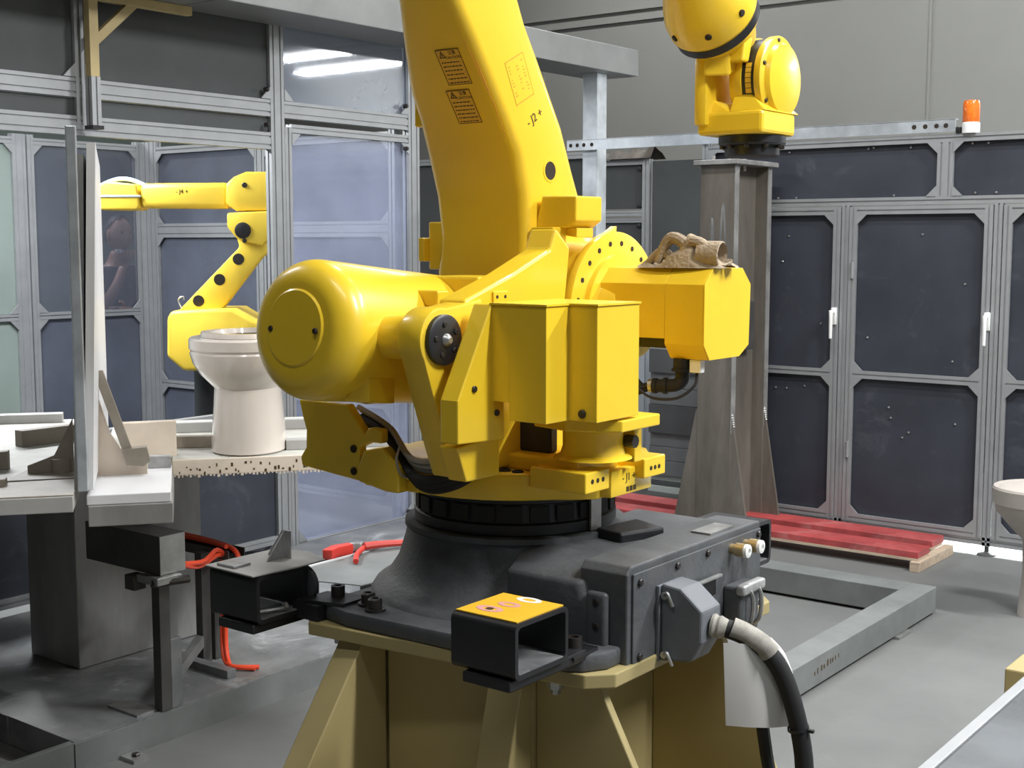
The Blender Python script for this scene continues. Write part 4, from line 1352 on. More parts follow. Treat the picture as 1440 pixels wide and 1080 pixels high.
# ---- motor cover over the slewing motor (zig-zag plan)
mc = MB()
mcp = [(-1.664, 2.10), (-1.526, 2.10), (-1.526, 2.178), (-1.457, 2.178), (-1.457, 2.335), (-1.664, 2.335)]
mc.prism([(-1.62, 2.10)] + mcp[1:5] + [(-1.62, 2.335)], 'z', 1.288, 1.522, .0015)
mc.box(-1.664, -1.6195, 2.10, 2.335, 1.325, 1.522, .0015)
R(mc, 'slew_motor_cover', smooth=False)
R(MB().prism([(-1.667, 2.097), (-1.523, 2.097), (-1.523, 2.175), (-1.454, 2.175), (-1.454, 2.338), (-1.668, 2.34)], 'z', 1.5225, 1.5265), 'cover_lid', smooth=False)
R(MB().bolt((-1.492, 2.178, 1.304), (0, -1, 0), .009, .005), 'cover_screw', 'bolt')
nk = MB().lathe([(.085, 1.19), (.070, 1.20), (.065, 1.215), (.065, 1.25), (.075, 1.258)], (-1.565, 2.325, 0), seg=32)
R(nk, 'slew_motor_neck')
R(MB().prism([(-1.66, 2.24), (-1.56, 2.215), (-1.50, 2.24), (-1.455, 2.27), (-1.455, 2.42), (-1.66, 2.42)], 'z', 1.258, 1.283, .003), 'motor_flange', smooth=False)
R(MB().box(-1.54, -1.50, 2.39, 2.42, 1.175, 1.258, .003), 'neck_rib', smooth=False)
R(MB().cyl((-1.51, 2.37, 1.225), (-1.485, 2.37, 1.225), .014, seg=10), 'motor_connector', 'bolt')

# ---- shoulder drum and flange (axis along x)
SY, SZ = 2.76, 1.475
dr_ = MB().lathe([(.175, 0), (.185, .01), (.185, .10)], (-1.91, SY, SZ), (1, 0, 0), 64)
R(dr_, 'shoulder_drum')
pk = arc(SY, SZ, .200, 205, -14, 44)
fl = MB().prism(pk[:22] + [(SY, SZ + .214)] + pk[23:], 'x', -1.81, -1.79, .002)
R(fl, 'shoulder_flange')
R(MB().lathe([(.145, 0), (.145, .014), (.118, .018), (.110, .06), (.09, .062)], (-1.79, SY, SZ), (1, 0, 0), 48), 'shoulder_hub')
for k in range(9):
    t = math.radians(168 - 17 * k)
    R(MB().lathe([(.0065, 0), (.0065, .0012), (0, .0012)], (-1.79, SY + .172 * math.cos(t), SZ + .172 * math.sin(t)), (1, 0, 0), 10), 'flange_bolt', 'hole')

# ---- shoulder motor cover (chamfered box along x)
oct_ = [(2.662, 1.412), (2.69, 1.376), (2.835, 1.376), (2.883, 1.402), (2.888, 1.548), (2.845, 1.588), (2.70, 1.588), (2.662, 1.552)]
R(MB().prism(oct_, 'x', -1.592, -1.490, .0015), 'shoulder_motor_cover', smooth=False)
up = [(2.662, 1.424), (2.884, 1.424), (2.888, 1.548), (2.845, 1.588), (2.70, 1.588), (2.662, 1.552)]
R(MB().prism(up, 'x', -1.775, -1.5922, .0015), 'shoulder_motor_cover', smooth=False)
R(MB().box(-1.76, -1.60, 2.68, 2.86, 1.40, 1.4239), 'motor_plate', 'black', smooth=False)
R(MB().prism([(p[0] * 1.0, p[1]) for p in oct_], 'x', -1.4899, -1.4865, .001), 'cover_end_plate', smooth=False)
cn = MB().cyl((-1.565, 2.70, 1.376), (-1.565, 2.70, 1.345), .021, seg=18)
cn.cyl((-1.565, 2.70, 1.352), (-1.565, 2.70, 1.346), .025, seg=18)
cn.tube([(-1.565, 2.70, 1.345), (-1.565, 2.70, 1.325), (-1.578, 2.695, 1.313), (-1.60, 2.688, 1.310)], .016, 12)
cn.cyl((-1.598, 2.688, 1.31), (-1.606, 2.686, 1.31), .020, seg=14)
cn.cyl((-1.606, 2.686, 1.31), (-1.622, 2.682, 1.309), .016, seg=14)
cn.cyl((-1.622, 2.682, 1.309), (-1.632, 2.680, 1.309), .0185, seg=14)
R(cn, 'motor_plug', 'blackmat')
R(MB().cyl((-1.632, 2.680, 1.309), (-1.642, 2.677, 1.308), .017, seg=14), 'plug_nut', 'steel')
cc = MB().tube([(-1.640, 2.677, 1.308), (-1.68, 2.665, 1.297), (-1.74, 2.64, 1.275), (-1.83, 2.62, 1.25)], .010, 10)
cc.tube([(-1.645, 2.672, 1.30), (-1.69, 2.655, 1.280), (-1.80, 2.62, 1.24)], .006, 8)
cc.tube([(-1.655, 2.672, 1.304), (-1.675, 2.668, 1.325), (-1.68, 2.67, 1.345), (-1.70, 2.68, 1.36)], .007, 8)
R(cc, 'motor_cable', 'blackmat')
R(MB().tube([(-1.525, 2.70, 1.345), (-1.525, 2.69, 1.315), (-1.56, 2.67, 1.285), (-1.62, 2.66, 1.282), (-1.66, 2.66, 1.30)], .0035, 6), 'ground_wire', 'blackmat')
R(MB().box(-1.54, -1.51, 2.69, 2.71, 1.345, 1.3755, .002), 'wire_terminal', 'whiteplastic', smooth=False)

# ---- balancer cylinder
b0, b1 = Vector((-2.020, 1.895, 1.470)), Vector((-2.04, 2.46, 1.408))
bd = (b1 - b0)
BL = bd.length
Rb = .150
pr_ = [(0, 0.0)]
for k in range(9):
    t = PI / 2 * k / 8
    pr_.append((Rb - .055 + .055 * math.sin(t), .0 + .055 * (1 - math.cos(t))))
pr_ += [(Rb + .001, BL * .5), (Rb + .002, BL * .8), (.10, BL * .86), (.08, BL)]
R(MB().lathe(pr_, b0, bd, 72), 'balancer_cylinder')
dn = bd.normalized()
R(MB().lathe([(0, -.004), (.078, -.004), (.082, -.001), (.082, .001)], b0 + Vector((-.004, 0, .002)), bd, 48), 'balancer_cap')
for s in (-1, 1):
    p = b0 + Vector((.066 * s - .004, -.005, -.002))
    R(MB().bolt(p, -dn, .0065, .005, 8), 'cap_screw', 'hole')
R(MB().hull([(-1.905, 1.99, 1.315), (-1.905, 1.99, 1.385), (-1.955, 1.965, 1.318), (-1.905, 2.07, 1.305), (-1.905, 2.07, 1.37), (-1.97, 2.05, 1.30)], .003), 'balancer_lug', smooth=False)
R(MB().box(-1.93, -1.86, 2.16, 2.20, 1.51, 1.545, .004), 'balancer_lug', smooth=False)
R(MB().box(-2.0, -1.86, 2.30, 2.42, 1.49, 1.572, .006), 'balancer_rod_end', smooth=False)
R(MB().box(-2.10, -1.95, 2.35, 2.41, 1.18, 1.30, .01), 'balancer_shadow_bracket', 'black', smooth=False) if False else None

# ---- lower arm (leaning back in the y-z plane, tapering upwards)
arm = [  # (y_back, z_back, y_front, z_front, x_left)
    (2.545, 1.50, 2.80, 1.56, -2.125),
    (2.530, 1.57, 2.80, 1.66, -2.125),
    (2.537, 1.66, 2.765, 1.77, -2.118),
    (2.528, 1.76, 2.735, 1.83, -2.108),
    (2.496, 1.86, 2.690, 1.93, -2.095),
    (2.442, 1.94, 2.645, 2.00, -2.082),
    (2.400, 2.00, 2.588, 2.09, -2.072),
    (2.330, 2.10, 2.540, 2.16, -2.055),
    (2.262, 2.19, 2.500, 2.24, -2.045),
    (2.13, 2.38, 2.41, 2.44, -2.035),
    (2.02, 2.62, 2.34, 2.68, -2.03),
    (1.98, 2.88, 2.30, 2.92, -2.03),
    (2.06, 3.0, 2.24, 3.02, -2.03)]
XR = -1.90
arm = [(a_, b_, c_, d_, e_ - (.024 + (.040 if b_ < 1.7 else .056 if b_ < 1.8 else .070 if b_ < 1.9 else .062 if b_ < 2.05 else .038 if b_ < 2.15 else .002))) for a_, b_, c_, d_, e_ in arm]
rings = []
rd = .028
for yb, zb_, yf, zf, xl_ in arm:
    ex = Vector((1, 0, 0))
    d = Vector((0, yf - yb, zf - zb_))
    Ld = d.length
    dn_ = d / Ld
    w = XR - xl_
    ring = []
    for (u_, v_) in rrect(w, Ld, rd, 5, (xl_ + w / 2, Ld / 2)):
        ring.append(Vector((u_, yb, zb_)) + dn_ * v_)
    rings.append(ring)
am = MB().loft(rings)
R(am, 'lower_arm', ang=50)
R(MB().lathe([(.150, 0), (.165, .01), (.165, .20), (.15, .21)], (-2.115, SY - .02, SZ), (1, 0, 0), 48), 'arm_root')
hole_ = MB().lathe([(.030, -.002), (.028, .0012), (.0225, .0015), (.0225, -.01)], (XR, 2.628, 1.822), (1, 0, 0), 20, caps=False)
R(hole_, 'arm_hole_rim')
R(MB().lathe([(.023, 0), (.023, .0008), (0, .0008)], (XR, 2.628, 1.822), (1, 0, 0), 20), 'arm_hole', 'hole')
# arm stop blocks
R(MB().prism([(-1.905, 1.683), (-1.885, 1.76), (-1.785, 1.758), (-1.785, 1.70), (-1.81, 1.683)], 'y', 2.575, 2.685, .004), 'arm_stop', smooth=False)
R(MB().prism([(-1.905, 1.68), (-1.905, 1.675), (-1.80, 1.66), (-1.80, 1.683)], 'y', 2.60, 2.67, .002), 'arm_stop_pad', smooth=False)
R(MB().prism([(-1.905, 1.625), (-1.905, 1.672), (-1.892, 1.685), (-1.83, 1.685), (-1.83, 1.625)], 'y', 2.545, 2.60, .003), 'arm_stop', smooth=False)
R(MB().prism([(2.55, 1.58), (2.55, 1.70), (2.60, 1.70), (2.60, 1.58)], 'x', -2.225, -2.17, .004), 'arm_side_bracket', smooth=False)
R(MB().prism([(2.53, 1.60), (2.53, 1.66), (2.56, 1.66), (2.56, 1.60)], 'x', -2.243, -2.225, .003), 'arm_side_bracket', smooth=False)
R(MB().box(-2.19, -2.10, 2.46, 2.51, 1.93, 2.02, .004), 'arm_side_bracket', smooth=False)

# caution stickers on the back face of the arm
def arm_face(x, t):
    """point on the arm's back (-y) face at height t (z), between the profile rows"""
    for i in range(len(arm) - 1):
        z0, z1 = arm[i][1], arm[i + 1][1]
        if z0 <= t <= z1:
            k = (t - z0) / (z1 - z0)
            return Vector((x, arm[i][0] + k * (arm[i + 1][0] - arm[i][0]), t))


def sticker(xc, zc, w, h, seed):
    a0 = arm_face(xc, zc - .03)
    a1 = arm_face(xc, zc + .03)
    ey = (a1 - a0).normalized()
    ex = Vector((1, 0, -.0)).normalized()
    ex = (ex + ey * .0).normalized()
    c = (a0 + a1) / 2
    n = ex.cross(ey)
    if n.y > 0:
        n = -n
    c = c + n * .0022
    m = frame_mtx(c, ex, ey)
    b = MB().box(-w / 2, w / 2, -h / 2, h / 2, -.0022, .0)
    b.transform(m)
    s = b.build('warning_sticker', M['label_y'], rb, smooth=False)
    f = MB()
    tkn = .0016
    f.prism([(-w / 2, -h / 2), (w / 2, -h / 2), (w / 2, h / 2), (-w / 2, h / 2)], 'z', .0001, .0005,
            hole=[(-w / 2 + tkn, -h / 2 + tkn), (w / 2 - tkn, -h / 2 + tkn), (w / 2 - tkn, h / 2 - tkn), (-w / 2 + tkn, h / 2 - tkn)])
    # warning triangle
    tx, ty = -w * .27, h * .36
    f.prism([(tx - .010, ty - .008), (tx + .010, ty - .008), (tx, ty + .010)], 'z', .0001, .0005,
            hole=[(tx - .0062, ty - .0058), (tx + .0062, ty - .0058), (tx, ty + .0056)])
    f.box(tx - .0012, tx + .0012, ty - .004, ty + .002, .0001, .0005)
    rnd = random.Random(seed)
    for r in range(6):
        yy = h * (.14 - .115 * r)
        x = -w * .40
        while x < w * .34:
            l = rnd.uniform(.003, .010)
            f.box(x, min(x + l, w * .42), yy - .0014, yy + .0014, .0001, .0004)
            x += l + .0022
    f.transform(m)
    o1 = f.build('sticker_print', M['ink'], s, smooth=False)
    for body, size, ox, oy in (('CAUTION', .0098, w * .17, h * .27), ('\u6ce8\u610f', .0115, w * .17, h * .40)):
        bb = MB()
        me = text_mesh(body, size, .0002)
        bb.bm.from_mesh(me)
        bpy.data.meshes.remove(me)
        bb.transform(m @ Matrix.Translation((ox, oy, .0003)))
        bb.build('sticker_text', M['ink'], s, smooth=False)


sticker(-1.983, 2.050, .070, .090, 3)
sticker(-2.000, 1.966, .070, .088, 5)
# faint red-outlined label and axis mark on the side of the arm
ey = Vector((0, -.44, .90)).normalized()
ex = Vector((0, .90, .44)).normalized()
fm = frame_mtx((XR + .0004, 2.505, 2.03), ex, ey)
f = MB()
w, h = .076, .104
f.prism([(-w / 2, -h / 2), (w / 2, -h / 2), (w / 2, h / 2), (-w / 2, h / 2)], 'z', 0, .0004, hole=[(-w / 2 + .0009, -h / 2 + .0016), (w / 2 - .0003, -h / 2 + .0016), (w / 2 - .0003, h / 2 - .0016), (-w / 2 + .0009, h / 2 - .0016)])
rnd = random.Random(11)
for k in range(10):
    yy = h * (.36 - .075 * k)
    for x in (-.03, .0, .022):
        if rnd.random() < .75:
            l = rnd.uniform(.003, .009)
            f.box(x, x + l, yy - .001, yy + .001, 0, .0004)
f.transform(fm)
R(f, 'faded_label', 'inkred', smooth=False)
text_part('axis_mark', '- J2 +', .030, (XR + .0004, 2.565, 1.945), (0, .86, .5), (0, -.5, .86), M['ink'], rb)
text_part('cast_lettering', 'J2', .02, (XR + .0004, 2.60, 1.70), (0, .86, .5), (0, -.5, .86), M['yellow'], rb)
sct = MB()
for pts in ([(-1.925, 2.10), (-1.92, 2.07), (-1.918, 2.03), (-1.914, 1.995)], [(-1.912, 2.06), (-1.912, 2.0), (-1.913, 1.94), (-1.914, 1.90)]):
    P_ = []
    for x, z in pts:
        q = arm_face(x, z)
        P_.append(q + Vector((0, -.0008, -.0004)))
    sct.tube(P_, .0008, 5)
R(sct, 'paint_scratch', 'inkred')

# ---- elbow, forearm (mostly above the frame) and wrist
ed = Vector((-.02, 1.18, -.325)).normalized()          # forearm direction
E0 = Vector((-1.895, 2.22, 3.14))
W0 = Vector((-1.895, 3.415, 2.295))                      # centre of the wrist bulb
ed = (W0 - E0).normalized()
eb = MB()
eb.lathe([(.16, 0), (.17, .01), (.17, .34), (.16, .35)], (-2.08, 2.17, 2.98), (1, 0, 0), 40)
R(eb, 'elbow_housing')
R(MB().lathe([(.12, -.30), (.14, -.29), (.14, -.05), (.17, 0), (.17, .22), (.115, .36), (.088, .80), (.080, 1.15), (.084, 1.24), (.088, 1.30)], E0, ed, 40), 'forearm')
bl_ = MB()
bpts = [(.085, -.20), (.092, -.14), (.118, -.085), (.131, -.045), (.133, .0), (.126, .012), (.121, .018)]
bl_.lathe(bpts, W0, ed, 56)
R(bl_, 'forearm_bulb')
R(MB().lathe([(.128, .010), (.129, .014), (.129, .036), (.122, .040)], W0, ed, 56), 'bulb_seal', 'black')
for t in (150, 200, 250, 300):
    u_, v_, _ = _axes(ed)
    n_ = u_ * math.cos(math.radians(t)) + v_ * math.sin(math.radians(t))
    R(MB().bolt(W0 + ed * -.04 + n_ * .130, n_, .010, .006), 'bulb_plug', 'hole')
# wrist head behind the seal
wh = MB().lathe([(.120, .040), (.118, .052), (.10, .075), (.085, .12)], W0, ed, 48)
R(wh, 'wrist_head')
WZ = 2.118
WC = Vector((-1.80, 3.545, WZ))
yk = MB()
yk.prism([(3.40, 1.985), (3.40, 2.17), (3.43, 2.22), (3.52, 2.27), (3.60, 2.22), (3.64, 2.10), (3.64, 1.985)], 'x', -1.945, -1.905, .008)
R(yk, 'wrist_side_plate')
R(MB().box(-1.945, -1.735, 3.42, 3.635, 1.958, 2.022, .01), 'wrist_foot', smooth=False)
R(MB().hull([(-1.91, 3.43, 2.02), (-1.84, 3.43, 2.02), (-1.91, 3.45, 2.06), (-1.91, 3.52, 2.06), (-1.84, 3.50, 2.04), (-1.91, 3.52, 2.02), (-1.84, 3.52, 2.02)], .004), 'wrist_web', smooth=False)
R(MB().hull([(-1.905, 3.38, 2.12), (-1.905, 3.38, 2.25), (-1.84, 3.42, 2.12), (-1.84, 3.40, 2.25), (-1.905, 3.48, 2.16), (-1.84, 3.5, 2.16), (-1.84, 3.5, 2.25), (-1.905, 3.48, 2.27)], .008), 'wrist_neck', smooth=False)
R(MB().box(-1.90, -1.858, 3.374, 3.38, 2.185, 2.212, .001), 'name_window', 'black', smooth=False)
R(MB().prism([(3.42, 2.16), (3.46, 2.16), (3.50, 2.28), (3.475, 2.36), (3.455, 2.36)], 'x', -1.845, -1.80, .006), 'wrist_lug', smooth=False)
R(MB().lathe([(.085, 0), (.120, .012), (.125, .02), (.125, .052)], (-1.873, 3.575, WZ), (1, 0, 0), 56), 'wrist_drum')
R(MB().lathe([(.121, 0), (.121, .040)], (-1.8212, 3.575, WZ), (1, 0, 0), 56), 'drum_seal', 'black')
R(MB().lathe([(.124, 0), (.126, .004), (.126, .020), (.120, .024), (.107, .026), (.106, .030), (.101, .040), (.06, .050), (0, .053)], (-1.781, 3.575, WZ), (1, 0, 0), 56), 'wrist_cover')
for t in (100, 160, 215, 270, 330, 30):
    a = math.radians(t)
    R(MB().bolt((-1.757, 3.575 + .114 * math.cos(a), WZ + .114 * math.sin(a)), (1, 0, 0), .0065, .005), 'cover_screw', 'bolt')
bmk = MB()
for k in range(6):
    a = math.radians(163 + 7 * k)
    c_, s_ = math.cos(a), math.sin(a)
    q = MB().box(-.009, .009, -.0065, .0065, 0, .0008)
    q.transform(frame_mtx((-1.800, 3.575 + .1212 * c_, WZ + .1212 * s_), (1, 0, 0), (0, -s_, c_)))
    tmp = bpy.data.meshes.new('t')
    q.bm.to_mesh(tmp)
    q.bm.free()
    bmk.bm.from_mesh(tmp)
    bpy.data.meshes.remove(tmp)
R(bmk, 'band_print', 'label_y', smooth=False)
R(MB().hull([(-1.845, 3.43, 2.022), (-1.735, 3.44, 2.022), (-1.845, 3.66, 2.022), (-1.735, 3.66, 2.022), (-1.85, 3.47, 2.08), (-1.80, 3.47, 2.08), (-1.85, 3.64, 2.08), (-1.80, 3.64, 2.08)], .004), 'wrist_shoulder', smooth=False)
R(MB().bolt((-1.762, 3.46, 2.035), (.7, -.6, .35), .008, .006), 'cover_screw', 'bolt')
for z in (2.145, 2.08):
    R(MB().bolt((-1.945, 3.43, z), (-1, 0, 0), .010, .008), 'side_bolt', 'bolt')
# tool flange
FC = (-1.832, 3.55)
R(MB().lathe([(.098, 1.956), (.098, 1.936), (.092, 1.930), (.080, 1.928), (.080, 1.902), (.074, 1.898)], (FC[0], FC[1], 0), seg=40), 'tool_flange', 'black')
for k in range(10):
    a = 2 * PI * k / 10
    R(MB().bolt((FC[0] + .088 * math.cos(a), FC[1] + .088 * math.sin(a), 1.931), (0, 0, -1), .008, .010, 8), 'flange_screw', 'bolt')

# ---- connectors on the base panel
R(MB().box(-1.3795, -1.371, 2.285, 2.375, .785, .945, .002), 'plug_base', 'plugrey', smooth=False)
for k in range(2):
    y = 2.61 + .065 * k
    z = .962 - .002 * k
    R(MB().lathe([(.012, 0), (.012, .012), (.016, .014), (.016, .034), (.012, .036)], (-1.3795, y, z), (1, 0, 0), 12), 'air_fitting', 'brass')
    R(MB().lathe([(.015, .036), (.015, .044), (.007, .046), (.007, .038)], (-1.3795, y, z), (1, 0, 0), 14), 'fitting_collar', 'whiteplastic')
sk2 = MB().box(-1.3795, -1.335, 2.575, 2.665, .775, .885, .006)
R(sk2, 'spare_socket', 'castgrey', smooth=False)
R(MB().box(-1.345, -1.322, 2.568, 2.672, .868, .892, .006, 3), 'socket_lid', 'greybag')
for y in (2.60, 2.64):
    R(MB().tube([(-1.335, y, .885), (-1.318, y, .86), (-1.320, y, .81), (-1.335, y, .79)], .005, 6), 'socket_lever', 'steel')
R(MB().box(-1.3795, -1.372, 2.42, 2.53, .875, .915, .002), 'blank_plate', 'black', smooth=False)
R(MB().box(-1.372, -1.362, 2.40, 2.54, .915, .921, .001), 'plate_ledge', 'steel', smooth=False)

# ================================================================== power cable plugged into the base
pc = thing('power_cable', 'thick black power cable with a grey plug housing hanging from the robot base', 'cable', (-1.30, 2.33, .85))
hsg = MB().prism([(-1.3705, .785), (-1.30, .795), (-1.275, .84), (-1.275, .905), (-1.325, .945), (-1.3705, .95)], 'y', 2.292, 2.372, .005)
hsg.build('plug_housing', M['plugrey'], pc, smooth=False)
for z in (.925, .80):
    lv = MB().tube([(-1.362, 2.292, z), (-1.350, 2.282, z + .008), (-1.340, 2.287, z - .018)], .004, 6)
    lv.build('locking_lever', M['steel'], pc)
    MB().bolt((-1.362, 2.2915, z), (0, -1, 0), .008, .005).build('lever_pin', M['steel'], pc)
MB().lathe([(.024, 0), (.026, .006), (.022, .012), (.024, .018), (.018, .034)], (-1.275, 2.335, .868), (1, .25, -.1), 14).build('cable_gland', M['tape'], pc)
path = [(-1.245, 2.343, .865), (-1.215, 2.355, .855), (-1.18, 2.375, .83), (-1.15, 2.40, .78), (-1.125, 2.415, .70), (-1.11, 2.43, .60), (-1.10, 2.44, .45), (-1.03, 2.45, .25), (-.95, 2.48, .08), (-.88, 2.62, .0215), (-.85, 2.9, .021), (-.88, 3.5, .021)]
MB().tube(path, .0195, 14, 5).build('cable', M['blackmat'], pc)
MB().tube([(-1.235, 2.346, .868), (-1.212, 2.357, .858), (-1.183, 2.373, .838), (-1.168, 2.384, .818)], lambda t: .0225, 12, 4).build('tape_wrap', M['tape'], pc)
MB().tube([(-1.178, 2.392, .840), (-1.158, 2.41, .81), (-1.145, 2.425, .765)], .010, 8).build('tape_flag', M['whiteplastic'], pc)
for k in (4.4, 5.3):
    i = int(k)
    p = Vector(path[i]).lerp(Vector(path[i + 1]), k - i)
    d = (Vector(path[i + 1]) - Vector(path[i])).normalized()
    MB().lathe([(.0202, -.003), (.0225, -.003), (.0225, .003), (.0202, .003)], p, d, 14, caps=False).build('cable_tie', M['black'], pc)
    MB().box(p.x + .018, p.x + .034, p.y - .004, p.y + .004, p.z - .003, p.z + .003).build('tie_head', M['black'], pc)
c2 = MB().tube([(-1.21, 2.43, .68), (-1.185, 2.46, .48), (-1.09, 2.49, .2), (-.96, 2.58, .05), (-.92, 2.8, .0155), (-.95, 3.4, .0155)], .014, 10, 5)
tag(c2.build('thin_cable', M['blackmat']), 'thinner black cable hanging behind the white paper beside the pedestal', 'cable')
# paper sheet hanging between cable and pedestal
pp = MB()
N_ = 8
vv = []
for j in range(N_ + 1):
    row = []
    for i in range(5):
        s, t = i / 4, j / N_
        q0 = Vector((-1.235, 2.31, .845)).lerp(Vector((-1.165, 2.40, .835)), s)
        q1 = Vector((-1.245, 2.345, .66)).lerp(Vector((-1.125, 2.47, .655)), s)
        q = q0.lerp(q1, t) + Vector((.012, -.010, 0)) * math.sin(PI * s) * (.3 + t)
        row.append(q)
    vv.append(row)
for off in (0, .0012):
    V_ = [[pp.bm.verts.new(q + Vector((off, -off, 0))) for q in r] for r in vv]
    for j in range(N_):
        for i in range(4):
            pp.bm.faces.new((V_[j][i], V_[j][i + 1], V_[j + 1][i + 1], V_[j + 1][i]))
tag(pp.build('paper_sheet', M['paper']), 'plain white sheet of paper hanging beside the thick black cable', 'paper')

# ================================================================== loose things on the robot
cg_ = MB()


def blob_cloth(rows, name):
    pass


def cloth_at(x, y):
    return 0


def heap(s):
    """profile height of the crumpled cloth along its length"""
    return .012 + .055 * math.exp(-((s - .58) / .22) ** 2) + .014 * math.sin(14 * s) * (1 - s) * s * 2


NX, NY = 44, 18
G = []
for i in range(NX + 1):
    s = i / NX
    x = -1.70 + .235 * s
    row = []
    for j in range(NY + 1):
        t = j / NY * 2 - 1
        wv = .062 * (.75 + .25 * math.sin(3.1 * s + .4)) * (1 if 0 < i < NX else .3)
        hgt = heap(s) * max(0, 1 - t * t) ** .5
        hgt += .012 * noise.noise(Vector((x * 30, t * 2.2, 1.3))) * (1 - abs(t)) + .008 * math.sin(26 * s + 4 * t) * (1 - t * t)
        row.append((x + .006 * math.sin(5 * t + 9 * s), 2.745 + wv * t, 1.5884 + max(0.0006, hgt)))
    G.append(row)
V_ = [[cg_.bm.verts.new(p) for p in r] for r in G]
for i in range(NX):
    for j in range(NY):
        cg_.bm.faces.new((V_[i][j], V_[i + 1][j], V_[i + 1][j + 1], V_[i][j + 1]))
rag = thing('work_gloves', 'crumpled tan cotton work gloves lying on the shoulder motor cover', 'gloves', (-1.58, 2.745, 1.589))
cg_.build('glove_heap', M['cloth'], rag, ang=70)
fd = MB()
for k, (x0, x1, h, r) in enumerate(((-1.64, -1.555, .068, .012), (-1.585, -1.50, .060, .011), (-1.665, -1.60, .035, .011))):
    fd.tube([(x0, 2.705, 1.60), (x0 + .03, 2.712, 1.589 + h), (x1 - .015, 2.715, 1.589 + h * .8), (x1, 2.705, 1.602)], lambda t, r=r: r * (.75 + .5 * math.sin(PI * t)), 10, 6)
fd.build('glove_fold', M['cloth'], rag)
cf = MB().lathe([(.030, 0), (.032, .02), (.033, .055), (.030, .057), (.028, .02)], (-1.535, 2.722, 1.621), (1, .12, -.04), 20, caps=False)
cf.build('glove_cuff', M['cloth'], rag)

pl = thing('scrap_plate', 'dusty grey sheet with a bent-up fin lying on the left black lifting pocket', 'plate', (-2.25, 2.0, .917))
MB().prism([(-2.335, 1.898), (-2.17, 1.893), (-2.155, 2.02), (-2.155, 2.10), (-2.25, 2.135), (-2.33, 2.10)], 'z', .9175, .9205).build('plate', M['greydeck'], pl, smooth=False)
MB().prism([(-2.30, .9206), (-2.225, .9206), (-2.225, .985), (-2.25, .985)], 'y', 2.055, 2.060).build('fin', M['greybag'], pl, smooth=False)
MB().prism([(2.00, .9206), (2.055, .9206), (2.055, .985)], 'x', -2.245, -2.241).build('fin', M['greybag'], pl, smooth=False)
tag(MB().box(-2.31, -2.25, 1.91, 1.96, .9206, .927, .002).build('scrap_flake', M['greybag']), 'small grey metal flake lying on the dusty scrap plate', 'scrap')
bo = thing('loose_bolt', 'shiny loose bolt lying inside the left black lifting pocket', 'bolt', (-2.19, 1.97, .82))
MB().cyl((-2.20, 1.93, .8265), (-2.178, 1.99, .8265), .006, seg=8).build('shank', M['steel'], bo)
MB().lathe([(.0105, 0), (.0105, .008)], (-2.178, 1.99, .8300), (.35, .94, 0), 6).build('head', M['steel'], bo)

# ================================================================== right foreground
ba = (-1.605, 5.95)
bs = thing('ceramic_basin', 'unglazed ceramic pedestal basin at the right edge before the partition', 'basin', (ba[0], ba[1], 0))
pb2 = MB()
pr2 = [(0, .10, .10), (.03, .098, .098), (.2, .085, .085), (.34, .09, .09), (.40, .15, .13), (.47, .21, .18), (.50, .215, .19), (.505, .222, .195), (.57, .228, .20), (.58, .222, .195), (.575, .20, .175), (.52, .17, .15), (.47, .09, .08)]
pb2.loft([ell_ring(ba[0], ba[1], z, a, b) for z, a, b in pr2])
pb2.build('bowl', M['ceramic_dull'], bs)
MB().loft([ell_ring(ba[0], ba[1], z, a, b) for z, a, b in ((.470, .06, .05), (.476, .06, .05))]).build('drain', M['black'], bs)
tb2 = thing('work_table', 'dark-topped work table with bright aluminium edging, its corner at the lower right', 'table', (-.3, 2.4, 0))
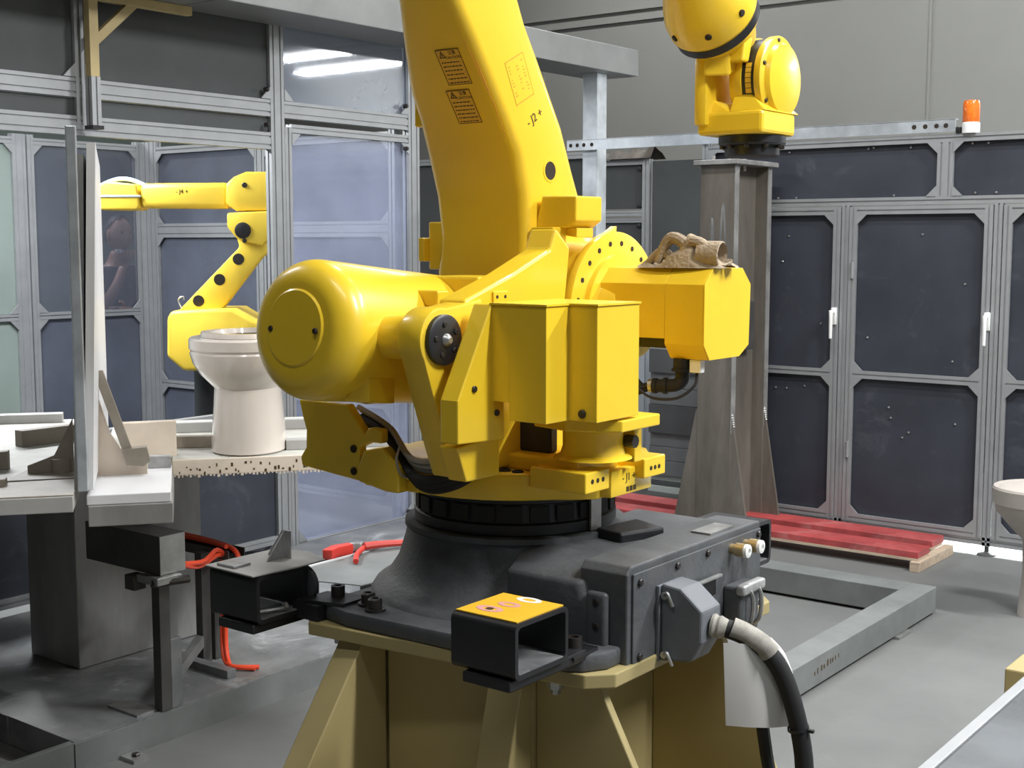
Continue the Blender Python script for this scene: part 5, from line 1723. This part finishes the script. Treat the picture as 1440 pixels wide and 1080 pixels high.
MB().box(-.722, .25, 1.6, 3.3, .765, .78, .002).build('tabletop', M['tabletop'], tb2, smooth=False)
MB().box(-.745, -.7225, 1.6, 3.3, .745, .784, .002).build('edge_profile', M['alu'], tb2, smooth=False)
MB().box(-.7224, .25, 3.3005, 3.32, .745, .784, .002).build('edge_profile', M['alu'], tb2, smooth=False)
for x, y in ((-.69, 1.65), (.2, 1.65), (-.69, 3.25), (.2, 3.25)):
    MB().prof('z', (x, y), 0, .765, .042).build('leg', M['alu'], tb2, smooth=False)
tag(MB().box(-1.155, -.98, 3.92, 4.10, 0, .385, .006).build('beige_block', M['beige'], smooth=False), 'beige painted steel block standing behind the table at the right edge', 'block')

# small pieces belong to the part they sit on (thing > part > sub-part)
def centre(o):
    vs = o.data.vertices
    return sum((v.co for v in vs), Vector()) / max(1, len(vs))


OWNERS = {'cap_screw': ('balancer_cap',), 'cover_screw': ('trunnion_cover', 'wrist_cover', 'upright_cover', 'slew_motor_cover'), 'grease_nipple': ('trunnion_cover',),
          'flange_screw': ('tool_flange',), 'flange_bolt': ('shoulder_flange',), 'panel_screw': ('connector_panel',), 'pad_screw': ('side_pad',),
          'ring_segment': ('slewing_ring',), 'sensor_strip': ('slewing_ring',), 'drilled_hole': ('stop_block', 'tapped_pad'), 'pocket_dust': ('fork_pocket',),
          'bulb_plug': ('forearm_bulb',), 'marking_print': ('marking_plate',), 'bracket_bolt': ('cable_bracket',), 'fitting_collar': ('air_fitting',),
          'socket_lid': ('spare_socket',), 'socket_lever': ('spare_socket',), 'band_print': ('drum_seal',), 'plug_nut': ('motor_plug',), 'arm_hole': ('arm_hole_rim',)}
kids = [o for o in rb.children if o.type == 'MESH']
for o in kids:
    stem = o.name.split('.')[0]
    if stem in OWNERS:
        c = centre(o)
        best = min((k for k in kids if k.name.split('.')[0] in OWNERS[stem]), key=lambda k: (centre(k) - c).length)
        o.parent = best

for o in list(bpy.data.objects):
    for k in ('_w', '_rot'):
        if k in o:
            del o[k]
